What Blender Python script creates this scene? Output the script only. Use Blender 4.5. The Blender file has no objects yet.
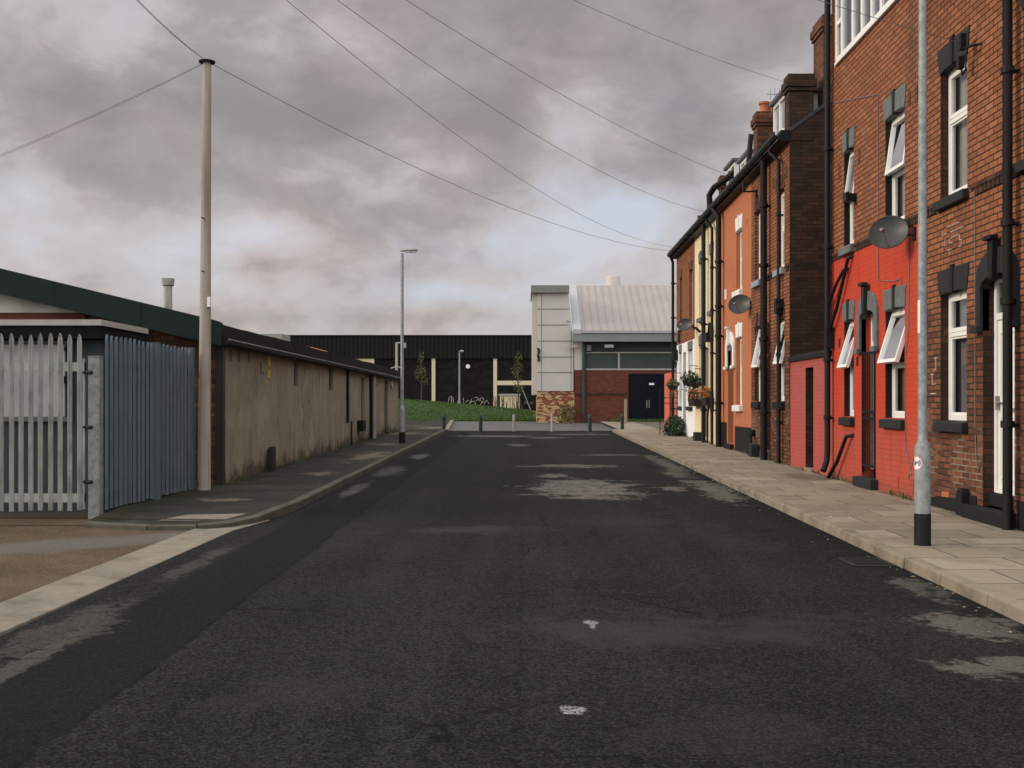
import bpy, bmesh, math, random
from mathutils import Vector, Matrix
R = math.radians
random.seed(7)
S = bpy.context.scene
COL = S.collection
SLOPE = 0.0109
def gz(y):
    return SLOPE * min(y, 60.0)

# ------------------------------------------------------------------ mesh builder
class MB:
    def __init__(s):
        s.v, s.f, s.mi, s.T, s.m, s.log = [], [], [], None, 0, []
    def add(s, pts, faces, m=None):
        b = len(s.v); f0 = len(s.f)
        for p in pts:
            s.v.append(tuple(s.T(p)) if s.T else tuple(p))
        for f in faces:
            s.f.append([b + i for i in f]); s.mi.append(s.m if m is None else m)
        s.log.append((b, len(s.v), f0, len(s.f)))
    def hexa(s, p, m=None):
        s.add(p, [(0,3,2,1),(4,5,6,7),(0,1,5,4),(1,2,6,5),(2,3,7,6),(3,0,4,7)], m)
    def box(s, x0, x1, y0, y1, z0, z1, m=None):
        s.hexa([(x0,y0,z0),(x1,y0,z0),(x1,y1,z0),(x0,y1,z0),(x0,y0,z1),(x1,y0,z1),(x1,y1,z1),(x0,y1,z1)], m)
    def quad(s, a, b, c, d, m=None):
        s.add([a,b,c,d], [(0,1,2,3)], m)
    def extrude(s, a, b, m=None):            # two matching outlines
        n = len(a)
        fs = [list(range(n))[::-1], [n+i for i in range(n)]]
        fs += [(i, (i+1) % n, n+(i+1) % n, n+i) for i in range(n)]
        s.add(list(a)+list(b), fs, m)
    def prism_x(s, yz, x0, x1, m=None):
        s.extrude([(x0,y,z) for y,z in yz], [(x1,y,z) for y,z in yz], m)
    def prism_y(s, xz, y0, y1, m=None):
        s.extrude([(x,y0,z) for x,z in xz], [(x,y1,z) for x,z in xz], m)
    def tube(s, pts, r, n=10, m=None):
        pts = [Vector(p) for p in pts]
        rs = r if isinstance(r, (list, tuple)) else [r]*len(pts)
        rings, up = [], None
        for i, p in enumerate(pts):
            if i == 0: t = pts[1]-p
            elif i == len(pts)-1: t = p-pts[i-1]
            else: t = (pts[i+1]-p).normalized()+(p-pts[i-1]).normalized()
            t.normalize()
            if up is None:
                up = Vector((0,0,1)) if abs(t.z) < .9 else Vector((1,0,0))
            u = t.cross(up).normalized(); w = u.cross(t).normalized(); up = w
            rings.append([p+(u*math.cos(2*math.pi*k/n)+w*math.sin(2*math.pi*k/n))*rs[i] for k in range(n)])
        vs = [q for g in rings for q in g]
        fs = []
        for i in range(len(pts)-1):
            for k in range(n):
                fs.append((i*n+k, i*n+(k+1) % n, (i+1)*n+(k+1) % n, (i+1)*n+k))
        fs.append(list(range(n))[::-1]); fs.append([(len(pts)-1)*n+k for k in range(n)])
        s.add(vs, fs, m)
    def lathe(s, prof, cx, cy, n=20, m=None):
        vs, fs = [], []
        for r, z in prof:
            for k in range(n):
                a = 2*math.pi*k/n
                vs.append((cx+r*math.cos(a), cy+r*math.sin(a), z))
        for i in range(len(prof)-1):
            for k in range(n):
                fs.append((i*n+k, i*n+(k+1) % n, (i+1)*n+(k+1) % n, (i+1)*n+k))
        fs.append(list(range(n))[::-1]); fs.append([(len(prof)-1)*n+k for k in range(n)])
        s.add(vs, fs, m)
    def build_each(s, name, mats, parent, **kw):
        for st, en, f0, f1 in s.log:
            g = MB(); g.v = s.v[st:en]; g.f = [[i-st for i in f] for f in s.f[f0:f1]]; g.mi = s.mi[f0:f1]; g.build(name, mats, parent, **kw)
    def facade(s, X, y0, y1, z0, z1, holes, depth=.2, m=None, rm=None):
        """wall face at X looking to -X with rectangular openings and their reveals"""
        hs = [h for h in holes if h[3] > z0 and h[2] < z1]
        ys = sorted({y0, y1, *[min(max(q,y0),y1) for h in hs for q in h[:2]]})
        zs = sorted({z0, z1, *[min(max(q,z0),z1) for h in hs for q in h[2:4]]})
        for a, b in zip(ys, ys[1:]):
            for c, d in zip(zs, zs[1:]):
                my, mz = (a+b)/2, (c+d)/2
                if any(h[0] < my < h[1] and h[2] < mz < h[3] for h in hs): continue
                s.quad((X,b,c),(X,a,c),(X,a,d),(X,b,d), m)
        r = m if rm is None else rm
        for h in hs:
            a, b, c, d = h[:4]; c = max(c,z0); d = min(d,z1); x = X+depth
            s.quad((X,b,c),(x,b,c),(x,b,d),(X,b,d), r)
            s.quad((x,a,c),(X,a,c),(X,a,d),(x,a,d), r)
            s.quad((X,a,c),(x,a,c),(x,b,c),(X,b,c), r)
            s.quad((X,b,d),(x,b,d),(x,a,d),(X,a,d), r)
    def build(s, name, mats, parent=None, smooth=False, bevel=0, label=None, fix=True):
        off = Vector((0,0,0)); p = parent
        while p is not None:
            off += p.location; p = p.parent
        me = bpy.data.meshes.new(name)
        me.from_pydata([tuple(Vector(v)-off) for v in s.v], [], s.f)
        if not isinstance(mats, (list, tuple)): mats = [mats]
        for m in mats: me.materials.append(m)
        me.polygons.foreach_set('material_index', [min(i, len(mats)-1) for i in s.mi])
        if fix:
            bm = bmesh.new(); bm.from_mesh(me)
            bmesh.ops.recalc_face_normals(bm, faces=bm.faces); bm.to_mesh(me); bm.free()
        if smooth:
            me.polygons.foreach_set('use_smooth', [True]*len(me.polygons))
            try: me.set_sharp_from_angle(angle=R(38))
            except Exception: pass
        me.update()
        o = bpy.data.objects.new(name, me); COL.objects.link(o)
        if parent: o.parent = parent
        if bevel:
            b = o.modifiers.new('bevel', 'BEVEL'); b.width = bevel; b.segments = 2; b.limit_method = 'ANGLE'
        if label: o['label'] = label
        return o
def thing(name, label, cat, loc=(0,0,0), group=None):
    o = bpy.data.objects.new(name, None); COL.objects.link(o)
    o.location = loc; o.empty_display_size = .2
    o['label'] = label; o['category'] = cat
    if group: o['group'] = group
    return o
def tag(o, label, cat, group=None):
    o['label'] = label; o['category'] = cat
    if group: o['group'] = group
    return o
def struct(o, kind='structure'):
    o['kind'] = kind; return o
def copy_tree(o, parent=None):
    c = o.copy(); COL.objects.link(c); c.parent = parent
    for ch in list(o.children): copy_tree(ch, c)
    return c

# ------------------------------------------------------------------ materials
class NT:
    def __init__(s, name):
        s.mat = bpy.data.materials.new(name); s.mat.use_nodes = True
        s.t = s.mat.node_tree; s.N = s.t.nodes; s.L = s.t.links
        s.b = s.N['Principled BSDF']
        s.b.inputs['Specular IOR Level'].default_value = .3
    def n(s, typ, **kw):
        x = s.N.new('ShaderNode'+typ)
        for k, v in kw.items(): setattr(x, k, v)
        return x
    def put(s, sock, v):
        if isinstance(v, bpy.types.NodeSocket): s.L.new(v, sock)
        elif v is not None:
            if isinstance(v, (tuple, list)) and len(v) == 3 and sock.type == 'RGBA': v = (*v, 1)
            sock.default_value = v
    def pos(s):
        if not hasattr(s, '_p'): s._p = s.n('NewGeometry').outputs['Position']
        return s._p
    def xyz(s, v=None):
        x = s.n('SeparateXYZ'); s.L.new(v or s.pos(), x.inputs[0]); return x.outputs
    def comb(s, x=0, y=0, z=0):
        c = s.n('CombineXYZ'); s.put(c.inputs[0], x); s.put(c.inputs[1], y); s.put(c.inputs[2], z); return c.outputs[0]
    def math(s, op, a, b=None, c=None, clamp=False):
        x = s.n('Math', operation=op, use_clamp=clamp); s.put(x.inputs[0], a); s.put(x.inputs[1], b); s.put(x.inputs[2], c); return x.outputs[0]
    def vec(s, op, a, b=None):
        x = s.n('VectorMath', operation=op); s.put(x.inputs[0], a); s.put(x.inputs[1], b)
        return x.outputs['Value'] if op in ('LENGTH','DOT_PRODUCT','DISTANCE') else x.outputs[0]
    def noise(s, scale, detail=4, rough=.55, dist=0, vec=None):
        x = s.n('TexNoise'); s.L.new(vec or s.pos(), x.inputs['Vector'])
        x.inputs['Scale'].default_value = scale; x.inputs['Detail'].default_value = detail
        x.inputs['Roughness'].default_value = rough; x.inputs['Distortion'].default_value = dist
        return x.outputs['Fac']
    def vor(s, scale, out='Distance', vec=None):
        x = s.n('TexVoronoi'); s.L.new(vec or s.pos(), x.inputs['Vector']); x.inputs['Scale'].default_value = scale
        return x.outputs[out]
    def ramp(s, fac, stops):
        x = s.n('ValToRGB'); e = x.color_ramp.elements
        while len(e) < len(stops): e.new(.5)
        for q, (p, c) in zip(e, stops):
            q.position = p; q.color = (*c, 1) if len(c) == 3 else c
        s.put(x.inputs[0], fac); return x.outputs[0]
    def step(s, v, a, b):
        x = s.n('MapRange', interpolation_type='SMOOTHSTEP', clamp=True)
        s.put(x.inputs[0], v); s.put(x.inputs[1], a); s.put(x.inputs[2], b); return x.outputs[0]
    def mix(s, f, a, b, mode='MIX'):
        x = s.n('Mix', data_type='RGBA', blend_type=mode)
        s.put(x.inputs[0], f); s.put(x.inputs[6], a); s.put(x.inputs[7], b); return x.outputs[2]
    def bump(s, h, strength=.3, dist=.01, prev=None):
        x = s.n('Bump'); x.inputs['Strength'].default_value = strength; x.inputs['Distance'].default_value = dist
        s.L.new(h, x.inputs['Height'])
        if prev: s.L.new(prev, x.inputs['Normal'])
        return x.outputs[0]
    def out(s, col, rough=.8, normal=None, metal=0, spec=None):
        s.put(s.b.inputs['Base Color'], col); s.put(s.b.inputs['Roughness'], rough)
        s.put(s.b.inputs['Metallic'], metal)
        if normal: s.L.new(normal, s.b.inputs['Normal'])
        if spec is not None: s.b.inputs['Specular IOR Level'].default_value = spec
        return s.mat
def sc(c, k): return tuple(min(1, q*k) for q in c)

def wall_uv(m):
    """u along the wall, v up, for walls looking along x or y"""
    g = m.n('NewGeometry'); n = m.xyz(g.outputs['Normal']); p = m.xyz(g.outputs['Position'])
    f = m.math('GREATER_THAN', m.math('ABSOLUTE', n[1]), .6)
    u = m.math('ADD', m.math('MULTIPLY', f, p[0]), m.math('MULTIPLY', m.math('SUBTRACT', 1, f), p[1]))
    return m.comb(u, p[2], 0), p
def bricktex(m, uv, c1, c2, mortar, size=.007, w=.228, h=.0765, smooth=.25):
    b = m.n('TexBrick'); m.L.new(uv, b.inputs['Vector'])
    for k, v in (('Color1',c1),('Color2',c2),('Mortar',mortar)): m.put(b.inputs[k], v)
    b.inputs['Scale'].default_value = 1; b.inputs['Mortar Size'].default_value = size
    b.inputs['Mortar Smooth'].default_value = smooth; b.inputs['Bias'].default_value = 0
    b.inputs['Brick Width'].default_value = w; b.inputs['Row Height'].default_value = h
    b.offset = .5
    return b
def brick_mat(name, stops, mortar, soot=.35, size=.007, low=None, dirt=(.03,.024,.02)):
    m = NT(name); uv, p = wall_uv(m)
    wob = m.n('TexNoise'); m.L.new(m.pos(), wob.inputs['Vector']); wob.inputs['Scale'].default_value = 9
    uv2 = m.vec('ADD', uv, m.vec('MULTIPLY', m.vec('SUBTRACT', wob.outputs['Color'], (.5,.5,.5)), (.012,.008,0)))
    b = bricktex(m, uv2, (0,0,0), (1,1,1), (0,0,0), size)
    rnd = m.math('ADD', m.math('MULTIPLY', b.outputs['Color'], .62), m.math('MULTIPLY', m.noise(2.2, 7, .7), .42))
    col = m.ramp(rnd, stops)
    if low:                                    # older, darker courses below a ragged line, re-pointed with pale mortar
        zline, lstops, lmortar = low
        f = m.step(m.math('ADD', p[2], m.math('MULTIPLY', m.noise(.9, 3), 1.6)), zline+.9, zline+.3)
        f2 = m.step(m.math('ADD', p[2], m.math('MULTIPLY', m.noise(1.1, 3), 1.6)), 2.5, 1.9)
        col = m.mix(f, col, m.ramp(rnd, lstops)); mort = m.mix(m.math('MULTIPLY', f2, m.step(m.noise(1.6, 3), .42, .6)), mortar, lmortar)
    else: mort = mortar
    col = m.mix(m.math('MULTIPLY', m.noise(60, 3), .35), col, sc(stops[0][1], .7))
    col = m.mix(b.outputs['Fac'], col, mort)
    st = m.noise(.7, 6, .62, .4, m.vec('MULTIPLY', m.pos(), (1,1,.45)))
    col = m.mix(m.math('MULTIPLY', m.step(st, .5, .72), soot), col, dirt)
    salt = m.step(m.noise(1.9, 7, .72, .5), .62, .76)
    col = m.mix(m.math('MULTIPLY', salt, .22), col, (.36,.29,.22))
    h = m.math('SUBTRACT', m.math('MULTIPLY', m.noise(70, 3), .35), b.outputs['Fac'])
    return m.out(col, .86, m.bump(h, .55, .008), spec=.2)
def painted_brick(name, c, c2, dirt, fade=.5, size=.006, bumpk=.45, zfade=None):
    m = NT(name); uv, p = wall_uv(m)
    b = bricktex(m, uv, (0,0,0), (1,1,1), (0,0,0), size, smooth=.5)
    n1 = m.noise(1.1, 5, .6, .3)
    f = m.step(n1, .42, .7)
    if zfade: f = m.math('ADD', m.math('MULTIPLY', f, .4), m.step(m.math('ADD', p[2], m.math('MULTIPLY', n1, .9)), zfade+.95, zfade+.1), clamp=True)
    col = m.mix(m.math('MULTIPLY', f, fade), c, c2)
    col = m.mix(m.math('MULTIPLY', b.outputs['Color'], .16), col, sc(c, 1.35))
    col = m.mix(m.math('MULTIPLY', b.outputs['Fac'], .32), col, sc(c, .45))
    st = m.noise(2.4, 7, .7, .5, m.vec('MULTIPLY', m.pos(), (1,1,.3)))
    col = m.mix(m.math('MULTIPLY', m.step(st, .56, .75), .4), col, dirt)
    chip = m.step(m.math('ADD', m.noise(13, 7, .75, .4), m.math('MULTIPLY', m.noise(1.3, 3), .35)), .83, .88)
    col = m.mix(m.math('MULTIPLY', chip, .75), col, m.mix(.5, dirt, (.22,.15,.11)))
    if zfade:
        foot = m.step(m.math('ADD', m.math('SUBTRACT', p[2], m.math('MULTIPLY', p[1], SLOPE)), m.math('MULTIPLY', m.noise(4, 6, .7), .8)), .75, .45)
        col = m.mix(m.math('MULTIPLY', foot, .6), col, (.16,.075,.055))
        run = m.noise(3.2, 6, .65, .2, m.vec('MULTIPLY', m.pos(), (1,2.6,.14)))
        col = m.mix(m.math('MULTIPLY', m.step(run, .50, .70), .55), col, (.20,.045,.03))
    h = m.math('SUBTRACT', m.math('MULTIPLY', m.noise(55, 3), .3), b.outputs['Fac'])
    return m.out(col, .75, m.bump(h, bumpk, .006), spec=.2)
def plain(name, c, rough=.6, var=.25, scale=6, metal=0, bumpk=.08, c2=None, spec=.3, streak=1.0):
    m = NT(name)
    v = m.vec('MULTIPLY', m.pos(), (1,1,streak))
    n = m.noise(scale, 6, .62, .2, v)
    col = m.mix(m.math('MULTIPLY', m.step(n, .35, .75), var if c2 is None else 1), c, sc(c, .55) if c2 is None else c2)
    return m.out(col, rough, m.bump(m.noise(scale*12, 3), bumpk, .004), metal, spec)

ORANGE = [(.0,(.11,.040,.023)),(.22,(.225,.082,.038)),(.5,(.28,.104,.046)),(.78,(.32,.124,.056)),(1,(.41,.20,.10))]
BROWN = [(.0,(.03,.016,.012)),(.3,(.085,.036,.021)),(.6,(.145,.056,.03)),(1,(.24,.105,.055))]
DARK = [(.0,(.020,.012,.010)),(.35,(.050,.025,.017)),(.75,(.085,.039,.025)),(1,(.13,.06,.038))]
M = {}
M['brick'] = brick_mat('orange_brick', ORANGE, (.026,.018,.014), .5, .0095)
M['brick_old'] = brick_mat('orange_and_brown_brick', ORANGE, (.026,.018,.014), .55, .0095, low=(3.0, BROWN, (.21,.17,.125)))
M['brick_dark'] = brick_mat('sooty_and_shade_brick', DARK, (.022,.018,.015), .5)  # soot of the gable; also paints shade into the sides of openings
M['brick_stack'] = brick_mat('stack_brick', BROWN, (.04,.03,.025), .45)
M['brick_band'] = brick_mat('dark_brick_band', DARK, (.02,.016,.014), .3)
M['brick_new'] = brick_mat('plain_red_brick', [(0,(.10,.028,.018)),(.5,(.15,.042,.025)),(1,(.19,.06,.035))], (.09,.05,.04), .1)
M['red_paint'] = painted_brick('red_paint', (.45,.048,.022), (.36,.080,.055), (.2,.045,.035), .75, zfade=1.2)
M['pink_paint'] = painted_brick('faded_red_paint', (.36,.075,.060), (.30,.095,.085), (.16,.05,.045), .7)
M['salmon_paint'] = painted_brick('salmon_paint', (.50,.12,.075), (.42,.13,.09), (.25,.08,.06), .5)
M['orange_paint'] = painted_brick('orange_paint', (.40,.145,.068), (.34,.12,.06), (.2,.08,.045), .5, .003, .2)
M['cream_paint'] = painted_brick('cream_paint', (.68,.58,.38), (.6,.5,.33), (.3,.25,.18), .5, .004, .3)
M['white_paint'] = painted_brick('white_wall_paint', (.72,.73,.74), (.62,.63,.64), (.35,.34,.33), .5, .004, .3)
M['black_paint'] = plain('black_gloss_paint', (.010,.010,.011), .5, .3, 12, spec=.2)
M['pipe'] = plain('cast_iron_pipe', (.011,.010,.010), .6, .4, 9, spec=.2)
M['plinth'] = plain('black_bitumen_plinth', (.014,.014,.015), .7, .4, 7, bumpk=.25, spec=.15)
M['stone_dark'] = plain('dark_painted_stone', (.022,.024,.025), .7, .5, 14, bumpk=.25, spec=.2)
M['stone_grey'] = plain('grey_green_painted_stone', (.13,.145,.145), .65, .7, 9, bumpk=.2)
M['stone_blue'] = plain('pale_stone_sill', (.27,.30,.34), .65, .5, 9, bumpk=.15)
M['upvc'] = plain('white_upvc', (.78,.78,.76), .3, .18, 5, bumpk=.02, spec=.45)
M['white'] = plain('white_masonry_paint', (.74,.73,.70), .6, .3, 6)
M['curtain'] = plain('net_curtain', (.62,.60,.55), .9, .5, 3, streak=.12)
M['blind'] = plain('ochre_blind', (.34,.24,.12), .9, .4, 3, streak=.2)
M['grey_blind'] = plain('grey_blind', (.33,.33,.35), .85, .5, 2.5, streak=.1)
M['wood_brown'] = plain('brown_door_wood', (.10,.045,.028), .5, .5, 5, streak=.2)
M['wood_dark'] = plain('dark_door_wood', (.022,.018,.016), .5, .4, 5, streak=.2)
M['slate'] = plain('roof_slate', (.05,.05,.055), .6, .5, 3, bumpk=.4)
M['lead'] = plain('lead_flashing', (.10,.10,.105), .5, .4, 8)
M['terracotta'] = plain('terracotta', (.40,.13,.06), .7, .5, 9)
M['dish'] = plain('dark_dish_mesh', (.045,.045,.045), .45, .5, 14, spec=.35)
M['plastic_grey'] = plain('grey_plastic', (.28,.28,.28), .5, .3, 10)
M['galv'] = plain('galvanised_steel', (.30,.312,.32), .6, .5, 14, .3, .12, (.165,.172,.18))
M['galv_dull'] = plain('dull_galvanised_steel', (.22,.225,.225), .65, .5, 16, .1, .15, (.12,.122,.12))
M['galv_blue'] = plain('weathered_blue_grey_steel', (.095,.118,.135), .6, .5, 12, .1, .05, (.065,.083,.098), streak=.2)
M['galv_pale'] = plain('pale_weathered_steel', (.36,.36,.335), .6, .5, 9, .1, .1, (.19,.195,.185), streak=.3)
M['pole_wood'] = plain('telegraph_pole_wood', (.33,.295,.265), .85, .5, 5, 0, .4, (.19,.15,.12), streak=.10)
M['wire'] = plain('cable', (.17,.165,.16), .95)
M['render'] = None
M['felt'] = plain('roof_felt', (.009,.009,.009), .9, .4, 7, bumpk=.5, spec=.08)
M['green_sheet'] = plain('dark_green_sheet', (.013,.0215,.0205), .8, .25, 2.5, bumpk=.05, spec=.15)
M['green_dark'] = plain('dark_green_paint', (.020,.036,.036), .55, .3, 6)
M['white_sheet'] = plain('whitewashed_wall', (.58,.55,.50), .8, .5, 2.5, bumpk=.2, c2=(.40,.36,.31))
M['pale_panel'] = plain('pale_grey_panel', (.62,.62,.62), .5, .3, 2.5, bumpk=.03, c2=(.54,.54,.54))
M['cabin'] = plain('blue_grey_cabin', (.06,.075,.085), .6, .35, 2, streak=.2)
M['concrete'] = plain('concrete', (.205,.175,.14), .85, .5, 3.5, 0, .4, (.115,.098,.078))
M['trim'] = plain('grey_white_trim', (.34,.325,.295), .6, .4, 5)
M['yellow'] = plain('yellow_sign', (.40,.28,.04), .6, .3, 9)
M['navy'] = plain('navy_door', (.006,.008,.013), .8, .3, 4, spec=.1)
M['clad'] = plain('grey_cladding', (.50,.465,.435), .5, .12, 1.2, bumpk=.02)
M['clad_white'] = plain('white_grey_flashing', (.37,.37,.385), .6, .12, 2)
M['fascia'] = plain('green_grey_fascia', (.20,.215,.205), .5, .15, 2)
M['fascia_dark'] = plain('grey_soffit', (.19,.19,.175), .6, .2, 3)
M['green_panel'] = plain('dark_green_panel', (.045,.058,.05), .55, .2, 3)
M['cream_strip'] = plain('cream_blockwork', (.60,.50,.36), .8, .2, 5, bumpk=.2)
M['leaf'] = plain('leaf_green', (.045,.085,.028), .6, .6, 20, c2=(.085,.13,.04))
M['leaf_dark'] = plain('dark_leaf', (.016,.038,.014), .5, .5, 16, c2=(.03,.06,.022))
M['leaf_olive'] = plain('olive_leaf', (.07,.085,.028), .65, .5, 9, c2=(.12,.11,.035))
M['flower'] = plain('orange_flower', (.55,.19,.03), .7, .5, 30, c2=(.45,.07,.03))
M['bark'] = plain('bark', (.07,.055,.042), .9, .5, 15)
M['chalk'] = plain('chalk_marks', (.40,.35,.30), .9, .6, 30)
M['sticker'] = plain('white_sticker', (.78,.74,.74), .4, .1, 8)
M['pink'] = plain('faded_red_ring', (.52,.32,.34), .5, .3, 20)
M['ink'] = plain('black_ink', (.015,.015,.015), .5)
M['timber'] = plain('pale_timber', (.36,.27,.17), .8, .5, 6, streak=.2)
M['lamp_glass'] = plain('lamp_lens', (.55,.55,.53), .25, .2, 9)
M['iron'] = plain('cast_iron_grate', (.014,.013,.012), .7, .5, 20, .1)

def glass_mat():
    m = NT('window_glass'); N, L = m.N, m.L
    N.remove(m.b)
    t = m.n('BsdfTransparent'); t.inputs[0].default_value = (.72,.75,.75,1)
    g = m.n('BsdfGlossy'); g.inputs['Roughness'].default_value = .03; g.inputs[0].default_value = (.9,.92,.95,1)
    fr = m.n('Fresnel'); fr.inputs[0].default_value = 1.5
    k = m.math('ADD', m.math('MULTIPLY', fr.outputs[0], 1.3), .03, clamp=True)
    x = m.n('MixShader'); L.new(k, x.inputs[0]); L.new(t.outputs[0], x.inputs[1]); L.new(g.outputs[0], x.inputs[2])
    L.new(x.outputs[0], N['Material Output'].inputs[0])
    return m.mat
M['glass'] = glass_mat()
M['wired_glass'] = plain('dark_wired_glass', (.050,.062,.060), .35, .25, 3, spec=.25)
def render_mat():
    m = NT('stained_beige_render'); p = m.xyz()
    v = m.vec('MULTIPLY', m.pos(), (1,1,.26))
    s1 = m.noise(2.1, 6, .62, .3, v); s2 = m.noise(.55, 4, .6)
    col = m.mix(m.step(s2, .35, .65), (.205,.172,.125), (.26,.222,.165))
    col = m.mix(m.math('MULTIPLY', m.step(s1, .46, .72), .4), col, (.105,.085,.062))
    col = m.mix(m.math('MULTIPLY', m.step(m.noise(5.5, 5, .7, .3, v), .56, .7), .5), col, (.085,.062,.045))
    rust = m.step(m.noise(1.6, 5, .7, .6, v), .62, .74)
    col = m.mix(m.math('MULTIPLY', rust, .3), col, (.20,.11,.055))
    blown = m.step(m.noise(.9, 6, .65, .6), .56, .60)
    col = m.mix(m.math('MULTIPLY', blown, .35), col, (.33,.285,.215))
    ck = m.n('TexVoronoi', feature='DISTANCE_TO_EDGE'); L_ = m.vec('ADD', m.vec('MULTIPLY', m.pos(), (1,.42,.30)), m.vec('MULTIPLY', m.comb(0, m.noise(2.5,4), m.noise(3.1,4)), (0,.35,.35)))
    m.L.new(L_, ck.inputs['Vector']); ck.inputs['Scale'].default_value = .9
    col = m.mix(m.math('MULTIPLY', m.step(ck.outputs['Distance'], .005, .001), m.step(m.noise(.6,3), .48, .58)), col, (.045,.038,.03))
    # black damp patches along the foot of the wall and under the eaves
    h = m.math('SUBTRACT', p[2], m.math('MULTIPLY', p[1], SLOPE))
    foot = m.step(m.math('ADD', h, m.math('MULTIPLY', m.noise(2.2, 6, .7), 1.1)), .98, .62)
    col = m.mix(m.math('MULTIPLY', foot, .85), col, (.030,.026,.020))
    col = m.mix(m.math('MULTIPLY', m.step(m.noise(9, 6, .75), .60, .70), .6), col, (.06,.048,.035))
    return m.out(col, .9, m.bump(m.math('ADD', m.noise(45, 4), m.noise(6, 3)), .35, .01), spec=.15)
M['render'] = render_mat()
def slope_mat():
    m = NT('ribbed_grey_roof'); p = m.xyz()
    w = m.math('FRACT', m.math('MULTIPLY', p[0], 1/.62))
    seam = m.step(m.math('ABSOLUTE', m.math('SUBTRACT', w, .5)), .44, .5)
    col = m.mix(m.step(m.noise(.8, 4), .4, .7), (.315,.275,.265), (.285,.25,.243))
    return m.out(col, .6, None, .0, .2)
M['ribbed'] = slope_mat()
def corr_mat():
    m = NT('black_corrugated_cladding'); p = m.xyz()
    w = m.math('SINE', m.math('MULTIPLY', p[0], 2*math.pi/.34))
    col = m.mix(m.step(w, -.2, .6), (.008,.008,.0075), (.015,.015,.0135))
    return m.out(col, .8, m.bump(w, .5, .03), spec=.1)
M['corr'] = corr_mat()
def block_mat():
    m = NT('charcoal_blockwork'); uv, p = wall_uv(m)
    b = bricktex(m, uv, (.009,.0085,.008), (.018,.017,.016), (.012,.0115,.011), .012, .44, .22)
    col = m.mix(m.math('MULTIPLY', m.step(m.noise(.6, 5), .4, .7), .4), b.outputs['Color'], (.008,.008,.008))
    return m.out(col, .9, spec=.08)
M['block'] = block_mat()
def camo_mat():
    m = NT('two_tone_brick'); uv, p = wall_uv(m)
    b = bricktex(m, uv, (0,0,0), (1,1,1), (0,0,0), .008)
    cl = m.noise(2.3, 2, .5, 0, m.vec('MULTIPLY', m.pos(), (1.5,1,4.2)))
    f = m.math('ADD', m.math('MULTIPLY', b.outputs['Color'], .30), cl)
    col = m.mix(m.step(f, .64, .67), (.20,.055,.028), (.50,.36,.18))
    col = m.mix(b.outputs['Fac'], col, (.16,.08,.05))
    return m.out(col, .85, m.bump(b.outputs['Fac'], -.3, .006))
M['camo'] = camo_mat()

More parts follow.
